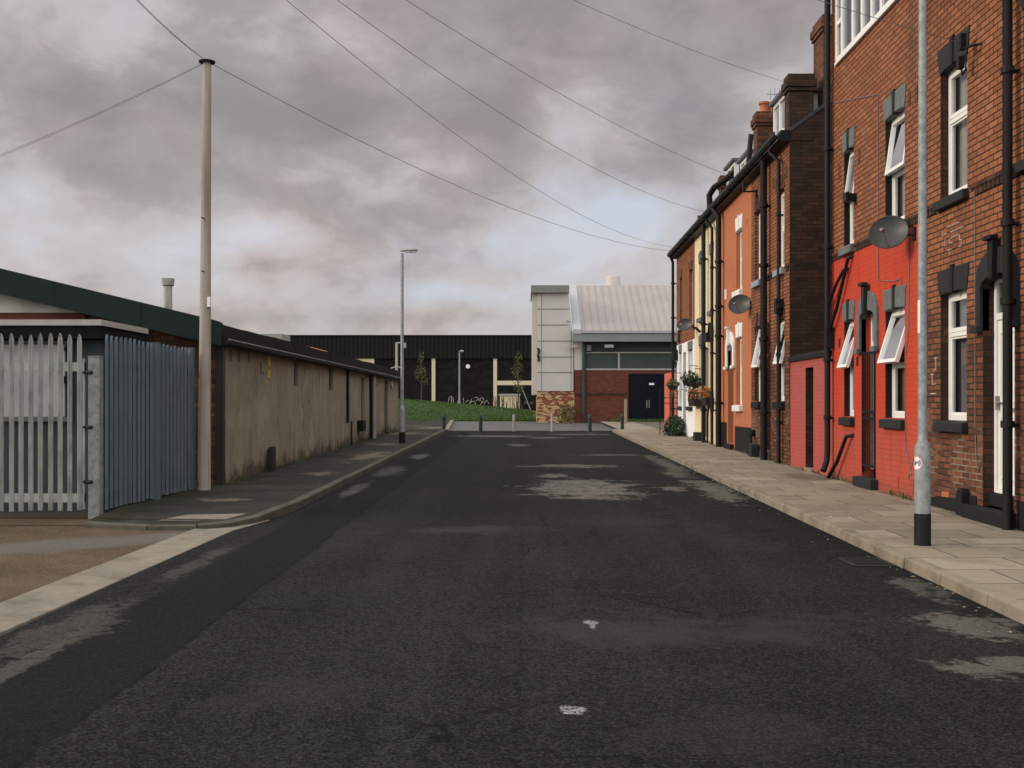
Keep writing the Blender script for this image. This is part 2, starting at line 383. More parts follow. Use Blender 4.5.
def blob(m, p, cx, cy, rx, ry, n, amp=.9, soft=.3):
    d = m.vec('LENGTH', m.vec('MULTIPLY', m.vec('SUBTRACT', p, (cx,cy,0)), (1/rx,1/ry,0)))
    return m.step(m.math('ADD', d, m.math('MULTIPLY', m.math('SUBTRACT', n, .5), amp*3)), 1.0, 1.0-soft)
def road_mat():
    m = NT('worn_asphalt'); p = m.pos(); q = m.xyz()
    big = m.noise(.45, 5, .6, .4); mid = m.noise(2.6, 6, .65); n2 = m.noise(1.5, 8, .68, .6)
    tor = m.noise(7, 6, .7)
    st = m.vor(85, 'Color'); st = m.xyz(st)[0]
    grain = m.math('ADD', m.math('MULTIPLY', m.noise(82, 6, .82), .72), m.math('MULTIPLY', st, .28))
    clot = m.noise(11, 6, .75, .3)
    col = m.mix(m.step(big, .35, .68), (0.0149,0.0149,0.0144), (0.0248,0.0243,0.0217))
    col = m.mix(m.math('MULTIPLY', m.step(mid, .45, .72), .45), col, (0.0136,0.0139,0.0138))
    # tyre-polished tracks and old oil drips along the carriageway
    trk = m.noise(1.6, 5, .6, .2, m.vec('MULTIPLY', p, (1,.07,1)))
    col = m.mix(m.math('MULTIPLY', m.step(trk, .46, .66), .5), col, (.040,.039,.036))
    col = m.mix(m.math('MULTIPLY', m.step(trk, .46, .32), .5), col, (.012,.012,.0125))
    oil = m.step(m.math('ADD', m.noise(3.1, 4, .6, .5), m.math('MULTIPLY', big, .4)), .86, .96)
    col = m.mix(m.math('MULTIPLY', oil, .7), col, (.009,.009,.010))
    # the left lane beyond the joint was laid separately
    seamx = m.math('ADD', q[0], m.math('MULTIPLY', m.math('SUBTRACT', mid, .5), .14))
    left = m.math('MULTIPLY', m.step(seamx, .0, -.06), m.step(q[1], 11.5, 14.5))
    col = m.mix(m.math('MULTIPLY', left, .5), col, (0.0136,0.0139,0.0141))
    seam = m.math('MULTIPLY', m.step(m.math('ABSOLUTE', m.math('ADD', seamx, .03)), .03, .008), m.step(tor, .35, .6))
    col = m.mix(m.math('MULTIPLY', seam, .8), col, (0.0074,0.0076,0.0072))
    col = m.mix(m.math('MULTIPLY', m.step(clot, .46, .68), .5), col, (0.0360,0.0348,0.0307))
    col = m.mix(m.math('MULTIPLY', m.step(clot, .50, .32), .5), col, (0.0087,0.0089,0.0090))
    # pale worn stones
    col = m.mix(m.math('MULTIPLY', m.step(grain, .52, .70), .75), col, (0.0620,0.0607,0.0541))
    col = m.mix(m.math('MULTIPLY', m.step(grain, .49, .38), .85), col, (0.0050,0.0051,0.0054))
    for cx, cy, rx, ry, k in [(.9,7.4,1.5,.7,.5),(-.8,12.6,1.1,.5,.55),(-1.2,5.8,.5,.6,.25),(1.0,5.2,.9,.5,.2),(2.2,12,.5,1.2,.22),(1.2,13.5,1.2,1.0,.2)]:
        col = m.mix(m.math('MULTIPLY', blob(m, p, cx, cy, rx, ry, n2, 1.2, .9), k), col, (0.0558,0.0538,0.0469))
    # wear down to the old surface
    wear = None; en = m.math('ADD', m.math('MULTIPLY', n2, .55), m.math('MULTIPLY', clot, .45))
    for cx, cy, rx, ry, k in [(1.0,18.1,.95,1.7,1),(.5,20.8,.25,.5,.8),(1.0,23.4,.9,.5,.9),(3.05,17.8,.30,2.2,.8),(2.45,18.0,.22,.6,.8),(3.12,24,.22,3.2,.6),(2.9,21.3,.3,.8,.6),(3.22,8.9,.16,.6,.5),(3.05,7.45,.34,.42,.62),
                           (2.78,6.35,.36,.28,.62),(3.3,6.9,.12,.5,.45),(-.9,39,1.3,.9,.7),(.7,37.6,.6,.6,.7),(-.2,32.5,.35,.8,.6),(1.9,40.5,1.2,.6,.6),
                           (-3.05,7.5,.24,.8,.26),(-2.95,6.0,.09,1.4,.36),(-3.05,10.4,.12,.9,.24),(-2.7,22,.26,1.5,.34),(-2.6,27,.22,1.1,.5),(-2.75,18,.12,1.6,.4),(2.1,27.5,.7,.4,.6)]:
        w = m.math('MULTIPLY', blob(m, p, cx, cy, rx*1.1, ry*1.1, en, 1.9, .3), k)
        wear = w if wear is None else m.math('MAXIMUM', wear, w)
    wear = m.math('MULTIPLY', wear, m.math('ADD', m.math('MULTIPLY', m.step(m.math('ADD', tor, m.math('MULTIPLY', grain, .3)), .48, .64), .65), .35))
    old = m.mix(m.step(m.noise(40, 4, .7), .35, .7), (.135,.120,.101), (.215,.193,.165))
    # the newer trench reinstatement along the left side
    tx = m.math('ADD', q[0], m.math('MULTIPLY', m.math('SUBTRACT', m.noise(1.3, 4, .6), .5), .22))
    tr = m.math('MULTIPLY', m.step(tx, -2.135, -2.165), m.step(tx, -2.93, -2.86))
    col = m.mix(m.math('MULTIPLY', tr, .85), col, m.mix(m.step(grain, .4, .75), (0.0087,0.0092,0.0093), (0.0211,0.0215,0.0210)))
    edge = m.step(m.math('ABSOLUTE', m.math('ADD', tx, 2.15)), .028, .006)
    col = m.mix(m.math('MULTIPLY', edge, m.math('MULTIPLY', m.step(tor, .3, .6), .8)), col, (0.0056,0.0057,0.0060))
    col = m.mix(wear, col, old)
    # tarry edge beside the gutters
    gut = m.math('MULTIPLY', m.step(m.math('ADD', q[0], m.math('MULTIPLY', mid, .7)), 3.25, 3.75), .6)
    col = m.mix(m.math('MULTIPLY', gut, m.math('SUBTRACT', 1, wear)), col, (0.0099,0.0095,0.0084))
    ck = m.n('TexVoronoi', feature='DISTANCE_TO_EDGE'); ck.inputs['Scale'].default_value = .55
    m.L.new(m.vec('ADD', p, m.vec('MULTIPLY', m.comb(m.noise(2.2,5,.65), m.noise(2.7,5,.65), 0), (.7,.7,0))), ck.inputs['Vector'])
    crack = m.math('MULTIPLY', m.step(ck.outputs['Distance'], .012, .003), m.step(m.noise(.35, 3), .47, .58))
    col = m.mix(m.math('MULTIPLY', crack, m.math('MULTIPLY', m.math('SUBTRACT', 1, tr), .85)), col, (.007,.007,.007))
    # dropped white paint
    sp = m.math('MAXIMUM', blob(m, p, .24, 5.52, .07, .085, tor, .9, .3), m.math('MAXIMUM', blob(m, p, .45, 7.6, .07, .08, tor, 1.2, .5), blob(m, p, .46, 7.5, .03, .12, tor, 1.2, .5)))
    col = m.mix(m.math('MULTIPLY', sp, m.step(grain, .38, .55)), col, (.36,.35,.335))
    col = m.mix(1.0, col, (.93,.97,1.0), 'MULTIPLY')
    h = m.math('ADD', m.math('MULTIPLY', grain, .9), m.math('MULTIPLY', wear, -1.2))
    h = m.math('ADD', h, m.math('MULTIPLY', mid, .8))
    return m.out(col, .95, m.bump(h, 1.0, .02), spec=.08)
def flag_mat():
    m = NT('stone_flags'); p = m.xyz(); uv = m.comb(p[0], p[1], 0)
    wob = m.n('TexNoise'); m.L.new(m.pos(), wob.inputs['Vector']); wob.inputs['Scale'].default_value = 2.5
    uv = m.vec('ADD', uv, m.vec('MULTIPLY', m.vec('SUBTRACT', wob.outputs['Color'], (.5,.5,.5)), (.03,.03,0)))
    b = bricktex(m, uv, (0,0,0), (1,1,1), (0,0,0), .011, .78, .66, .3)
    col = m.ramp(b.outputs['Color'], [(0,(.20,.168,.125)),(.4,(.235,.198,.148)),(.8,(.26,.22,.167)),(1,(.30,.26,.20))])
    col = m.mix(m.math('MULTIPLY', m.step(m.noise(1.3, 6, .65, .4), .45, .7), .6), col, (.135,.11,.085))
    col = m.mix(m.math('MULTIPLY', m.step(m.noise(22, 5, .7), .5, .75), .4), col, (.11,.092,.072))
    j = m.math('MULTIPLY', b.outputs['Fac'], m.step(m.noise(1.7, 3), .28, .44))
    col = m.mix(m.math('MULTIPLY', j, .85), col, (.050,.043,.034))
    # stain below the waste pipes; wall-foot dirt that also paints in contact shading
    st = blob(m, m.pos(), 4.9, 19.2, .5, 1.0, m.noise(2, 5), .6, .5)
    col = m.mix(m.math('MULTIPLY', st, .55), col, (.06,.05,.04))
    col = m.mix(m.math('MULTIPLY', m.step(m.math('ADD', p[0], m.math('MULTIPLY', m.noise(3, 5, .7), .5)), 5.42, 5.62), .7), col, (.06,.055,.04))
    h = m.math('SUBTRACT', m.noise(30, 5, .7), b.outputs['Fac'])
    return m.out(col, .88, m.bump(h, .4, .012), spec=.2)
def left_pave_mat():
    m = NT('dark_asphalt_footway'); p = m.pos(); q = m.xyz()
    n2 = m.noise(1.4, 7, .65, .5)
    col = m.mix(m.step(n2, .35, .7), (.022,.022,.019), (.042,.040,.033))
    col = m.mix(m.math('MULTIPLY', m.step(m.noise(90, 3, .7), .5, .75), .5), col, (.075,.072,.06))
    w = None
    for cx, cy, rx, ry in [(-3.75,20,.32,.5),(-3.6,25.5,.45,2.2),(-4.2,15.2,.4,.25),(-4.0,31,.5,.8),(-4.2,39,.7,1.5),(-3.7,45,.8,1.5),(-5.5,48,1.0,1.2)]:
        x = blob(m, p, cx, cy, rx, ry, m.noise(3.4, 8, .75, .5), 2.0, .7); w = x if w is None else m.math('MAXIMUM', w, x)
    col = m.mix(m.math('MULTIPLY', w, .8), col, (.155,.13,.098))
    moss = m.step(m.math('ADD', q[0], m.math('MULTIPLY', m.noise(2.5, 5, .7), .6)), -4.35, -4.65)
    col = m.mix(m.math('MULTIPLY', moss, .6), col, (.020,.023,.012))
    return m.out(col, .9, m.bump(m.noise(80, 4, .7), .5, .01), spec=.1)
def gravel_mat():
    m = NT('brown_gritty_tarmac'); p = m.pos(); q = m.xyz()
    n1 = m.noise(.8, 6, .65, .3); g = m.noise(38, 6, .85)
    col = m.mix(m.step(n1, .35, .68), (.066,.044,.028), (.105,.073,.047))
    col = m.mix(m.math('MULTIPLY', m.step(g, .53, .66), .85), col, (.22,.17,.12))
    col = m.mix(m.math('MULTIPLY', m.step(g, .48, .36), .85), col, (.03,.022,.016))
    # greyer wheel track running diagonally to the gate
    t = m.math('ADD', m.math('ADD', q[1], m.math('MULTIPLY', q[0], -.55)), m.math('MULTIPLY', m.noise(1.2, 4), 1.0))
    tr = m.math('MULTIPLY', m.step(t, 13.9, 14.3), m.step(t, 15.3, 14.8))
    col = m.mix(m.math('MULTIPLY', tr, .75), col, (.115,.105,.092))
    return m.out(col, .9, m.bump(m.math('ADD', g, m.vor(60)), .7, .012), spec=.2)
def grey_asphalt():
    m = NT('pale_grey_asphalt')
    col = m.mix(m.step(m.noise(.5, 6, .6), .35, .7), (.075,.073,.07), (.105,.10,.095))
    col = m.mix(m.math('MULTIPLY', m.noise(60, 3), .3), col, (.05,.05,.05))
    return m.out(col, .85, m.bump(m.noise(70, 3), .4, .01))
def grass_mat(name, a, b):
    m = NT(name)
    col = m.mix(m.step(m.noise(1.1, 6, .65), .35, .65), a, b)
    col = m.mix(m.math('MULTIPLY', m.step(m.noise(9, 5, .7), .45, .7), .5), col, sc(b, 1.4))
    return m.out(col, .8, m.bump(m.noise(25, 4, .7), .6, .05), spec=.15)
M['road'] = road_mat(); M['flags'] = flag_mat(); M['left_pave'] = left_pave_mat(); M['gravel'] = gravel_mat()
M['grey_asphalt'] = grey_asphalt()
M['grass'] = grass_mat('grass_bank', (.026,.050,.011), (.040,.075,.016))
M['blade'] = grass_mat('grass_blade', (.035,.068,.013), (.060,.105,.024))
M['earth'] = plain('bare_ground', (.07,.065,.055), .9, .5, .5, bumpk=.3)
M['kerb'] = plain('kerb_stone', (.225,.192,.143), .85, .5, 3.0, 0, .35, (.11,.095,.066))
M['kerb_dark'] = plain('mossy_and_shadow_kerb', (.075,.068,.05), .85, .5, 3.0, 0, .35, (.035,.034,.024))

# ------------------------------------------------------------------ ground, road, pavements
def strip(mb, x0, x1, y0, y1, dz, step=2.0, m=None):
    n = max(1, int((y1-y0)/step))
    for i in range(n):
        a = y0+(y1-y0)*i/n; b = y0+(y1-y0)*(i+1)/n
        mb.quad((x0,a,gz(a)+dz),(x1,a,gz(a)+dz),(x1,b,gz(b)+dz),(x0,b,gz(b)+dz), m)
g = MB()
ys = [-80, 60, 400, 2500]
for a, b in zip(ys, ys[1:]):
    g.quad((-1500,a,gz(a)-.03),(1500,a,gz(a)-.03),(1500,b,gz(b)-.03),(-1500,b,gz(b)-.03))
struct(g.build('ground', M['earth'], fix=False))
g = MB(); strip(g, -3.42, 3.5, -14, 43.3, 0, 60); struct(g.build('road', M['road'], fix=False))
g = MB(); strip(g, -34, 4.4, 43.42, 58.4, 0, 20); struct(g.build('cross_street', M['grey_asphalt'], fix=False))
# low kerb across the end of the carriageway
g = MB(); g.hexa([(-3.1,43.3,.3),(3.6,43.3,.3),(3.6,43.42,.3),(-3.1,43.42,.3),(-3.1,43.3,gz(43.3)+.035),(3.6,43.3,gz(43.3)+.035),(3.6,43.42,gz(43.4)+.035),(-3.1,43.42,gz(43.4)+.035)])
struct(g.build('end_kerb', M['kerb_dark']))  # dark stone colour paints in the shadow on this upstand
# right pavement
g = MB(); strip(g, 3.54, 5.42, -6, 43.0, .10, 60); strip(g, 3.7, 9.5, 43.0, 54.6, .09, 60)
struct(g.build('pavement', M['flags'], fix=False))
g = MB(); y = -6.0
while y < 43:
    L = random.uniform(.84, .95); h = .10+random.uniform(-.006,.008); dx = random.uniform(-.008,.008)
    a, b = y+.006, min(y+L-.006, 43.1)
    g.hexa([(3.40+dx,a,gz(a)-.1),(3.545,a,gz(a)-.1),(3.545,b,gz(b)-.1),(3.40+dx,b,gz(b)-.1),
            (3.42+dx,a,gz(a)+h),(3.545,a,gz(a)+.104),(3.545,b,gz(b)+.104),(3.42+dx,b,gz(b)+h)])
    y += L
struct(g.build('kerb', M['kerb'], bevel=.014))
g = MB()
g.hexa([(3.62,43.2,gz(43)),(3.78,43.2,gz(43)),(4.5,55,gz(55)),(4.34,55,gz(55)),(3.62,43.2,gz(43)+.1),(3.78,43.2,gz(43)+.1),(4.5,55,gz(55)+.1),(4.34,55,gz(55)+.1)])
g.hexa([(-3.2,43.5,gz(43)),(-3.04,43.5,gz(43)),(-3.75,58,gz(58)),(-3.93,58,gz(58)),(-3.2,43.5,gz(43)+.08),(-3.04,43.5,gz(43)+.08),(-3.75,58,gz(58)+.08),(-3.93,58,gz(58)+.08)])
struct(g.build('kerb_edging', M['kerb']))
# left pavement with its rounded corner beside the vehicle crossing
LP = [(-5.6,12.86),(-5.12,12.95),(-4.3,12.72),(-3.8,12.75),(-3.55,12.95),(-3.36,13.4),(-3.26,14.1),(-3.2,15.0),(-3.2,20),(-3.2,30),(-3.2,43.4)]
def lip(y): return .055 if y < 12.9 else (.07 if y < 14 else .10)
g = MB()
outer = LP[1:]
for (a, b), (c, d) in zip(outer, outer[1:]):
    g.quad((-5.22,b if b > 13.3 else 13.3,gz(b)+lip(b)),(a,b,gz(b)+lip(b)),(c,d,gz(d)+lip(d)),(-5.22,max(d,13.3),gz(d)+lip(d)))
g.quad((-9.0,43.4,gz(43)+.1),(-3.2,43.4,gz(43)+.1),(-3.93,58.2,gz(58)+.07),(-30,58.2,gz(58)+.07))
g.quad((-30,43.4,gz(43)+.1),(-9,43.4,gz(43)+.1),(-30,58.2,gz(58)+.07),(-30,58.1,gz(58)+.07))
struct(g.build('footway', M['left_pave'], fix=False))
g = MB()
pts = []
for (a, b), (c, d) in zip(outer, outer[1:]):
    L = math.hypot(c-a, d-b); k = max(1, int(L/.9))
    for i in range(k): pts.append((a+(c-a)*i/k, b+(d-b)*i/k))
pts.append(outer[-1])
def off_pt(i):
    p = Vector(pts[max(i-1,0)]); q = Vector(pts[min(i+1,len(pts)-1)]); t = (q-p).normalized()
    return (pts[i][0]+t.y*.14, pts[i][1]-t.x*.14)
for i in range(len(pts)-1):
    a, b = Vector(pts[i]), Vector(pts[i+1]); c, d = Vector(off_pt(i+1)), Vector(off_pt(i))
    e = .006/max(.05,(b-a).length)
    a2, b2, c2, d2 = a.lerp(b,e), b.lerp(a,e), c.lerp(d,e), d.lerp(c,e)
    z = random.uniform(.0,.008)
    g.hexa([(q.x,q.y,gz(q.y)-.1) for q in (a2,d2,c2,b2)]+[(q.x,q.y,gz(q.y)+lip(q.y)+z) for q in (a2,d2,c2,b2)])
struct(g.build('kerb', M['kerb_dark'], bevel=.012))
# vehicle crossing: concrete edging strip and gritty yard
xr = lambda q: -3.46+.022*(q-7.2)
xl = lambda q: -3.92+.028*(q-8.2)
g = MB(); y = -4.0
while y < 12.55:
    a, b = y+.004, min(y+1.846, 12.62)
    g.hexa([(xl(a),a,gz(a)-.1),(xr(a),a,gz(a)-.1),(xr(b),b,gz(b)-.1),(xl(b),b,gz(b)-.1),(xl(a),a,gz(a)+.022),(xr(a),a,gz(a)+.008),(xr(b),b,gz(b)+.008),(xl(b),b,gz(b)+.022)])
    y += 1.85
g.hexa([(xl(12.6),12.62,0),(xr(12.6),12.62,0),(-3.16,13.6,0),(-3.3,13.6,0),(xl(12.6),12.62,gz(12)+.02),(xr(12.6),12.62,gz(12)+.012),(-3.16,13.6,gz(13)+.012),(-3.3,13.6,gz(13)+.02)])
struct(g.build('crossing_edging', M['concrete'], bevel=.006))
g = MB(); strip(g, -30, -3.72, -6, 13.0, .006, 60); strip(g, -30, -5.1, 13.0, 42, .012, 60); struct(g.build('yard', M['gravel'], fix=False))
# pale concrete square by the corner
g = MB(); g.quad((-4.35,13.05,gz(13)+.066),(-3.62,12.98,gz(13)+.066),(-3.36,14.0,gz(14)+.088),(-4.0,14.05,gz(14)+.088))
struct(g.build('pavement_repair', M['concrete'], fix=False))

# gully grate in the right channel
t = thing('drain_grate', 'rusty iron drain grate in the road beside the right kerb', 'drain', (3.18,10.25,gz(10.25)))
g = MB(); z = gz(10.25)
for a in (3.0, 3.36): g.box(a-.02,a+.02,10.0,10.5,z-.04,z+.012)
for b in (10.0, 10.5): g.box(2.98,3.38,b-.02,b+.02,z-.04,z+.010)
g.build('frame', M['iron'], t)
g = MB()
for i in range(8): g.box(3.02,3.34,10.05+i*.055,10.075+i*.055,z-.03,z+.006)
g.build('grille', M['iron'], t)

# ------------------------------------------------------------------ house parts
XW = 5.34
def arc_pts(y0, y1, z, rise, n=9):
    """points of a shallow arch from y1 back to y0"""
    c = (y0+y1)/2; h = (y1-y0)/2
    return [(c+h*math.cos(math.pi*i/n), z+rise*math.sin(math.pi*i/n)) for i in range(n+1)]
def lintel(parent, y0, y1, zb, h, mat, key=None, splay=.05, rise=.05, proud=.016):
    yo0, yo1 = y0-.03, y1+.03
    poly = [(yo0, zb-.0), (yo0-splay, zb+h), (yo1+splay, zb+h), (yo1, zb-.0)] + [(y, z) for y, z in arc_pts(y0+.002, y1-.002, zb-rise*.75, rise*.7)]
    g = MB(); g.prism_x(poly, XW-proud, XW+.09)
    o = g.build('lintel', mat, parent, bevel=.006)
    if key is not None:
        c = (y0+y1)/2
        g = MB(); g.prism_x([(c-.035,zb-.03),(c-.05,zb+h+.04),(c+.05,zb+h+.04),(c+.035,zb-.03)], XW-proud-.02, XW+.05)
        g.build('keystone', key, parent, bevel=.01)
    return o
def sill(parent, y0, y1, zt, h, mat, proj=.085, over=.05):
    g = MB(); g.hexa([(XW-proj,y0-over,zt-h),(XW+.13,y0-over,zt-h),(XW+.13,y1+over,zt-h),(XW-proj,y1+over,zt-h),
                      (XW-proj,y0-over,zt-.02),(XW+.13,y0-over,zt+.004),(XW+.13,y1+over,zt+.004),(XW-proj,y1+over,zt-.02)])
    return g.build('sill', mat, parent, bevel=.012)
def window(house, y0, y1, z0, z1, split=.58, tilt=0, curtain=None, frame='upvc', depth=.10, cgap=0.0, tilt_blind=None, chalf=None):
    """y0 near jamb, y1 far jamb; upper light may be a top-hung sash standing open"""
    X = XW+depth; w = .055
    zt = z0+(z1-z0)*split
    g = MB()
    g.box(X,X+.07,y0,y0+w,z0,z1); g.box(X,X+.07,y1-w,y1,z0,z1)
    g.box(X,X+.07,y0+w,y1-w,z0,z0+w+.02); g.box(X,X+.07,y0+w,y1-w,z1-w,z1)
    g.box(X-.004,X+.07,y0+w,y1-w,zt-w/2,zt+w/2)
    # inner beads of the fixed lower light
    b = .028
    for a0, a1 in ((y0+w,y0+w+b),(y1-w-b,y1-w)): g.box(X+.012,X+.058,a0,a1,z0+w+.02,zt-w/2)
    for c0, c1 in ((z0+w+.02,z0+w+.02+b),(zt-w/2-b,zt-w/2)): g.box(X+.014,X+.056,y0+w+b,y1-w-b,c0,c1)
    f = g.build('window', M[frame], house, bevel=.004)
    g = MB()
    g.quad((X+.035,y1-w,z0+w),(X+.035,y0+w,z0+w),(X+.035,y0+w,zt-w/2),(X+.035,y1-w,zt-w/2))
    g.build('pane', M['glass'], f, fix=False)
    # upper sash
    g = MB(); t = R(tilt); hz = z1-w-.005; hx = X+.005
    L = hz-(zt+w/2)-.004
    if tilt: L += .045
    g.T = lambda p: (hx - p[2]*math.sin(t) + p[0]*math.cos(t), p[1], hz - p[2]*math.cos(t) - p[0]*math.sin(t))
    a, b2, s = y0+(w+.004 if not tilt else .02), y1-(w+.004 if not tilt else .02), .052
    g.box(-.012,.045,a,a+s,0,L); g.box(-.012,.045,b2-s,b2,0,L); g.box(-.012,.045,a+s,b2-s,0,s); g.box(-.012,.045,a+s,b2-s,L-s,L)
    g.quad((.018,a+s,s),(.018,b2-s,s),(.018,b2-s,L-s),(.018,a+s,L-s), 1)
    if tilt_blind: g.quad((.03,a+s,s),(.03,b2-s,s),(.03,b2-s,L-s),(.03,a+s,L-s), 2)
    g.build('sash', [M[frame], M['glass'], M[tilt_blind or 'curtain']], f)
    if curtain:
        g = MB(); x = X+.13; n = 26; ca, cb = y0+.0, y1-.0
        if chalf: ca, cb = (y0, y0+(y1-y0)*chalf) if chalf > 0 else (y1+(y1-y0)*chalf, y1)
        for i in range(n):
            u, v = ca+(cb-ca)*i/n, ca+(cb-ca)*(i+1)/n
            g.quad((x+.02*math.sin(i*1.9),u,z0+.01+cgap),(x+.02*math.sin((i+1)*1.9),v,z0+.01+cgap),(x+.02*math.sin((i+1)*1.9),v,z1-.01),(x+.02*math.sin(i*1.9),u,z1-.01))
        g.build('curtain', M[curtain], f, fix=False)
    return f
def downpipe(house, x, y, z0, z1, r=.05, shoe=0, collars=(), m='pipe', top=None, name='drainpipe'):
    g = MB(); pts = []
    if shoe: pts = [(x-shoe, y-.10, z0), (x-.02, y-.02, z0+.16), (x, y, z0+.30)]
    else: pts = [(x, y, z0)]
    pts += [(x, y, z1)]
    if top: pts += [(x+top[0]*.5, y+top[1]*.5, z1+.12), (x+top[0], y+top[1], z1+.22), (x+top[0], y+top[1], z1+.34)]
    g.tube(pts, r, 12)
    for c in collars:
        g.lathe([(r,c-.04),(r*1.38,c-.035),(r*1.38,c+.035),(r,c+.04)], x, y, 12)
        g.box(x, XW+.01, y-.012, y+.012, c-.03, c+.01); g.box(x-.02, x+.02, y-r*1.9, y+r*1.9, c-.025, c+.005)
    return g.build(name, M[m], house, smooth=True)
def shell(house, y0, y1, zf, zw, zr, gables=(False,False), gmat='brick_dark', back=14.0, ridge=9.65, eave_x=5.1, eave_z=None):
    """party walls, back wall and roof that close the house behind its front"""
    g = MB()
    g.quad((back,y0,zf),(back,y1,zf),(back,y1,zw),(back,y0,zw))
    for yy, gb in ((y0,gables[0]),(y1,gables[1])):
        y = yy if gb else (yy+.015 if yy == y0 else yy-.015)
        g.add([(XW,y,zf),(back,y,zf),(back,y,zw),(ridge,y,zr-.03),(XW,y,zw)], [(0,1,2,3,4)])
    g.build('side_wall', M[gmat], house, fix=False)
    k = (zr-zw)/(ridge-XW); ez = zw-(XW-eave_x)*k
    g = MB()
    a, b = y0-(.03 if gables[0] else 0), y1+(.03 if gables[1] else 0)
    g.prism_y([(eave_x,ez+.05),(ridge,zr+.05),(back+.25,ez+.05),(back+.25,ez-.03),(ridge,zr-.03),(eave_x,ez-.03)], a, b)
    return g.build('roof', M['slate'], house)
def eaves(house, y0, y1, z0, z1, h=.2):
    g = MB()
    g.hexa([(5.15,y0,z0),(5.338,y0,z0),(5.338,y1,z1),(5.15,y1,z1),(5.15,y0,z0+h),(5.338,y0,z0+h),(5.338,y1,z1+h),(5.15,y1,z1+h)])
    g.build('fascia', M['black_paint'], house)
    g = MB(); pr = [(5.02,.14),(5.02,.07),(5.05,.025),(5.09,.01),(5.13,.025),(5.15,.07),(5.15,.14),(5.135,.14),(5.13,.07),(5.09,.03),(5.04,.07),(5.035,.14)]
    g.extrude([(x,y0,z0+.05+z) for x,z in pr], [(x,y1,z1+.05+z) for x,z in pr])
    n = int((y1-y0)/.8)
    for i in range(n):
        y = y0+(i+.5)*(y1-y0)/n; z = z0+(z1-z0)*(i+.5)/n
        g.box(5.01,5.16,y-.015,y+.015,z+.035,z+.06)
    return g.build('gutter', M['black_paint'], house)
def stack(parent_roof, x0, x1, y0, y1, z0, z1, mat='brick_stack', pots=()):
    g = MB(); g.box(x0,x1,y0,y1,z0,z1-.34)
    g.box(x0-.035,x1+.035,y0-.035,y1+.035,z1-.34,z1-.26); g.box(x0-.06,x1+.06,y0-.06,y1+.06,z1-.26,z1-.12)
    g.box(x0-.02,x1+.02,y0-.02,y1+.02,z1-.12,z1)
    c = g.build('chimney', M[mat], parent_roof)
    for px, py, h in pots:
        g = MB(); g.lathe([(.11,z1-.01),(.115,z1+h*.15),(.10,z1+h*.3),(.105,z1+h*.75),(.135,z1+h*.8),(.135,z1+h),(.10,z1+h),(.09,z1+h*.8)], px, py, 16)
        g.build('chimney_pot', M['terracotta'], parent_roof, smooth=True)
    return c
def band(house, y0, y1, z0, z1, mat='brick_band'):
    """projecting string course with a row of dentil bricks"""
    g = MB(); g.box(XW-.028,XW+.02,y0+.004,y1-.004,z1-.05,z1)
    y = y0+.03
    while y < y1-.12:
        g.box(XW-.02,XW+.02,y,y+.09,z0,z1-.052); y += .118
    return g.build('string_course', M[mat], house)
def cable(house, pts, r=.007):
    g = MB(); g.tube(pts, r, 6); return g.build('cable', M['wire'], house)
def airbrick(house, y, z, mat='terracotta', w=.2, h=.14):
    g = MB()
    for i in range(4):
        g.box(XW-.008,XW+.01,y,y+w,z+i*h/4,z+i*h/4+h/7)
    g.box(XW-.004,XW+.01,y,y+w,z,z+h)
    return g.build('air_brick', M[mat], house)
def step_stone(house, y0, y1, z0, z1, proj, mat='plinth'):
    g = MB(); g.box(XW-proj,XW+.13,y0,y1,z0,z1); return g.build('doorstep', M[mat], house, bevel=.015)

# ------------------------------------------------------------------ brown brick house (nearest, right edge)
H = thing('terraced_house', 'nearest brick terraced house with white front door and dark stone lintels', 'house', (XW,12.2,gz(12)+.1))
Y0, Y1 = 9.6, 14.72
holes = [(13.30,14.13,1.38,3.0),(12.0,12.83,.40,3.06),(13.28,14.13,4.2,5.84),(10.95,11.78,4.2,5.84),(10.4,11.2,1.38,3.02)]
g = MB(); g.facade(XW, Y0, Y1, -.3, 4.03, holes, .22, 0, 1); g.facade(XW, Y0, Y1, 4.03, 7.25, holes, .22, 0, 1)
g.build('wall', [M['brick_old'], M['brick_dark']], H, fix=False)  # reveals get the dark brick, their shade put into the colour
roof = shell(H, Y0, Y1, -.3, 7.25, 10.4, (True,False), 'brick')
eaves(H, Y0, 14.86, 7.05, 7.05)
for (a, b, c, d), cur, ch in ((holes[0],'grey_blind',None),(holes[2],'curtain',-.6),(holes[3],'curtain',None),(holes[4],'curtain',None)):
    f = window(H, a, b, c, d, .67 if c < 3 else .60, 0, cur, chalf=ch)
    lintel(f, a, b, d, .29 if d < 4 else .30, M['stone_dark'], M['plinth'], .06)
    sill(f, a, b, c, .14, M['stone_dark'])
band(H, Y0, 13.16, 4.06, 4.2); band(H, 14.25, Y1, 4.06, 4.2)
# black painted foot of the wall, broken by a mossy patch
g = MB()
for a, b, h0, h1 in ((13.0,13.5,.26,.25),(13.5,14.3,.18,.14),(14.3,14.71,.12,.10),(9.6,11.9,.34,.30)):
    g.hexa([(XW-.012,a,-.1),(XW+.01,a,-.1),(XW+.01,b,-.1),(XW-.012,b,-.1),(XW-.012,a,gz(a)+.1+h0),(XW+.01,a,gz(a)+.1+h0),(XW+.01,b,gz(b)+.1+h1),(XW-.012,b,gz(b)+.1+h1)])
g.build_each('plinth', M['plinth'], H)
airbrick(H, 13.85, .34, 'terracotta', .24, .13)
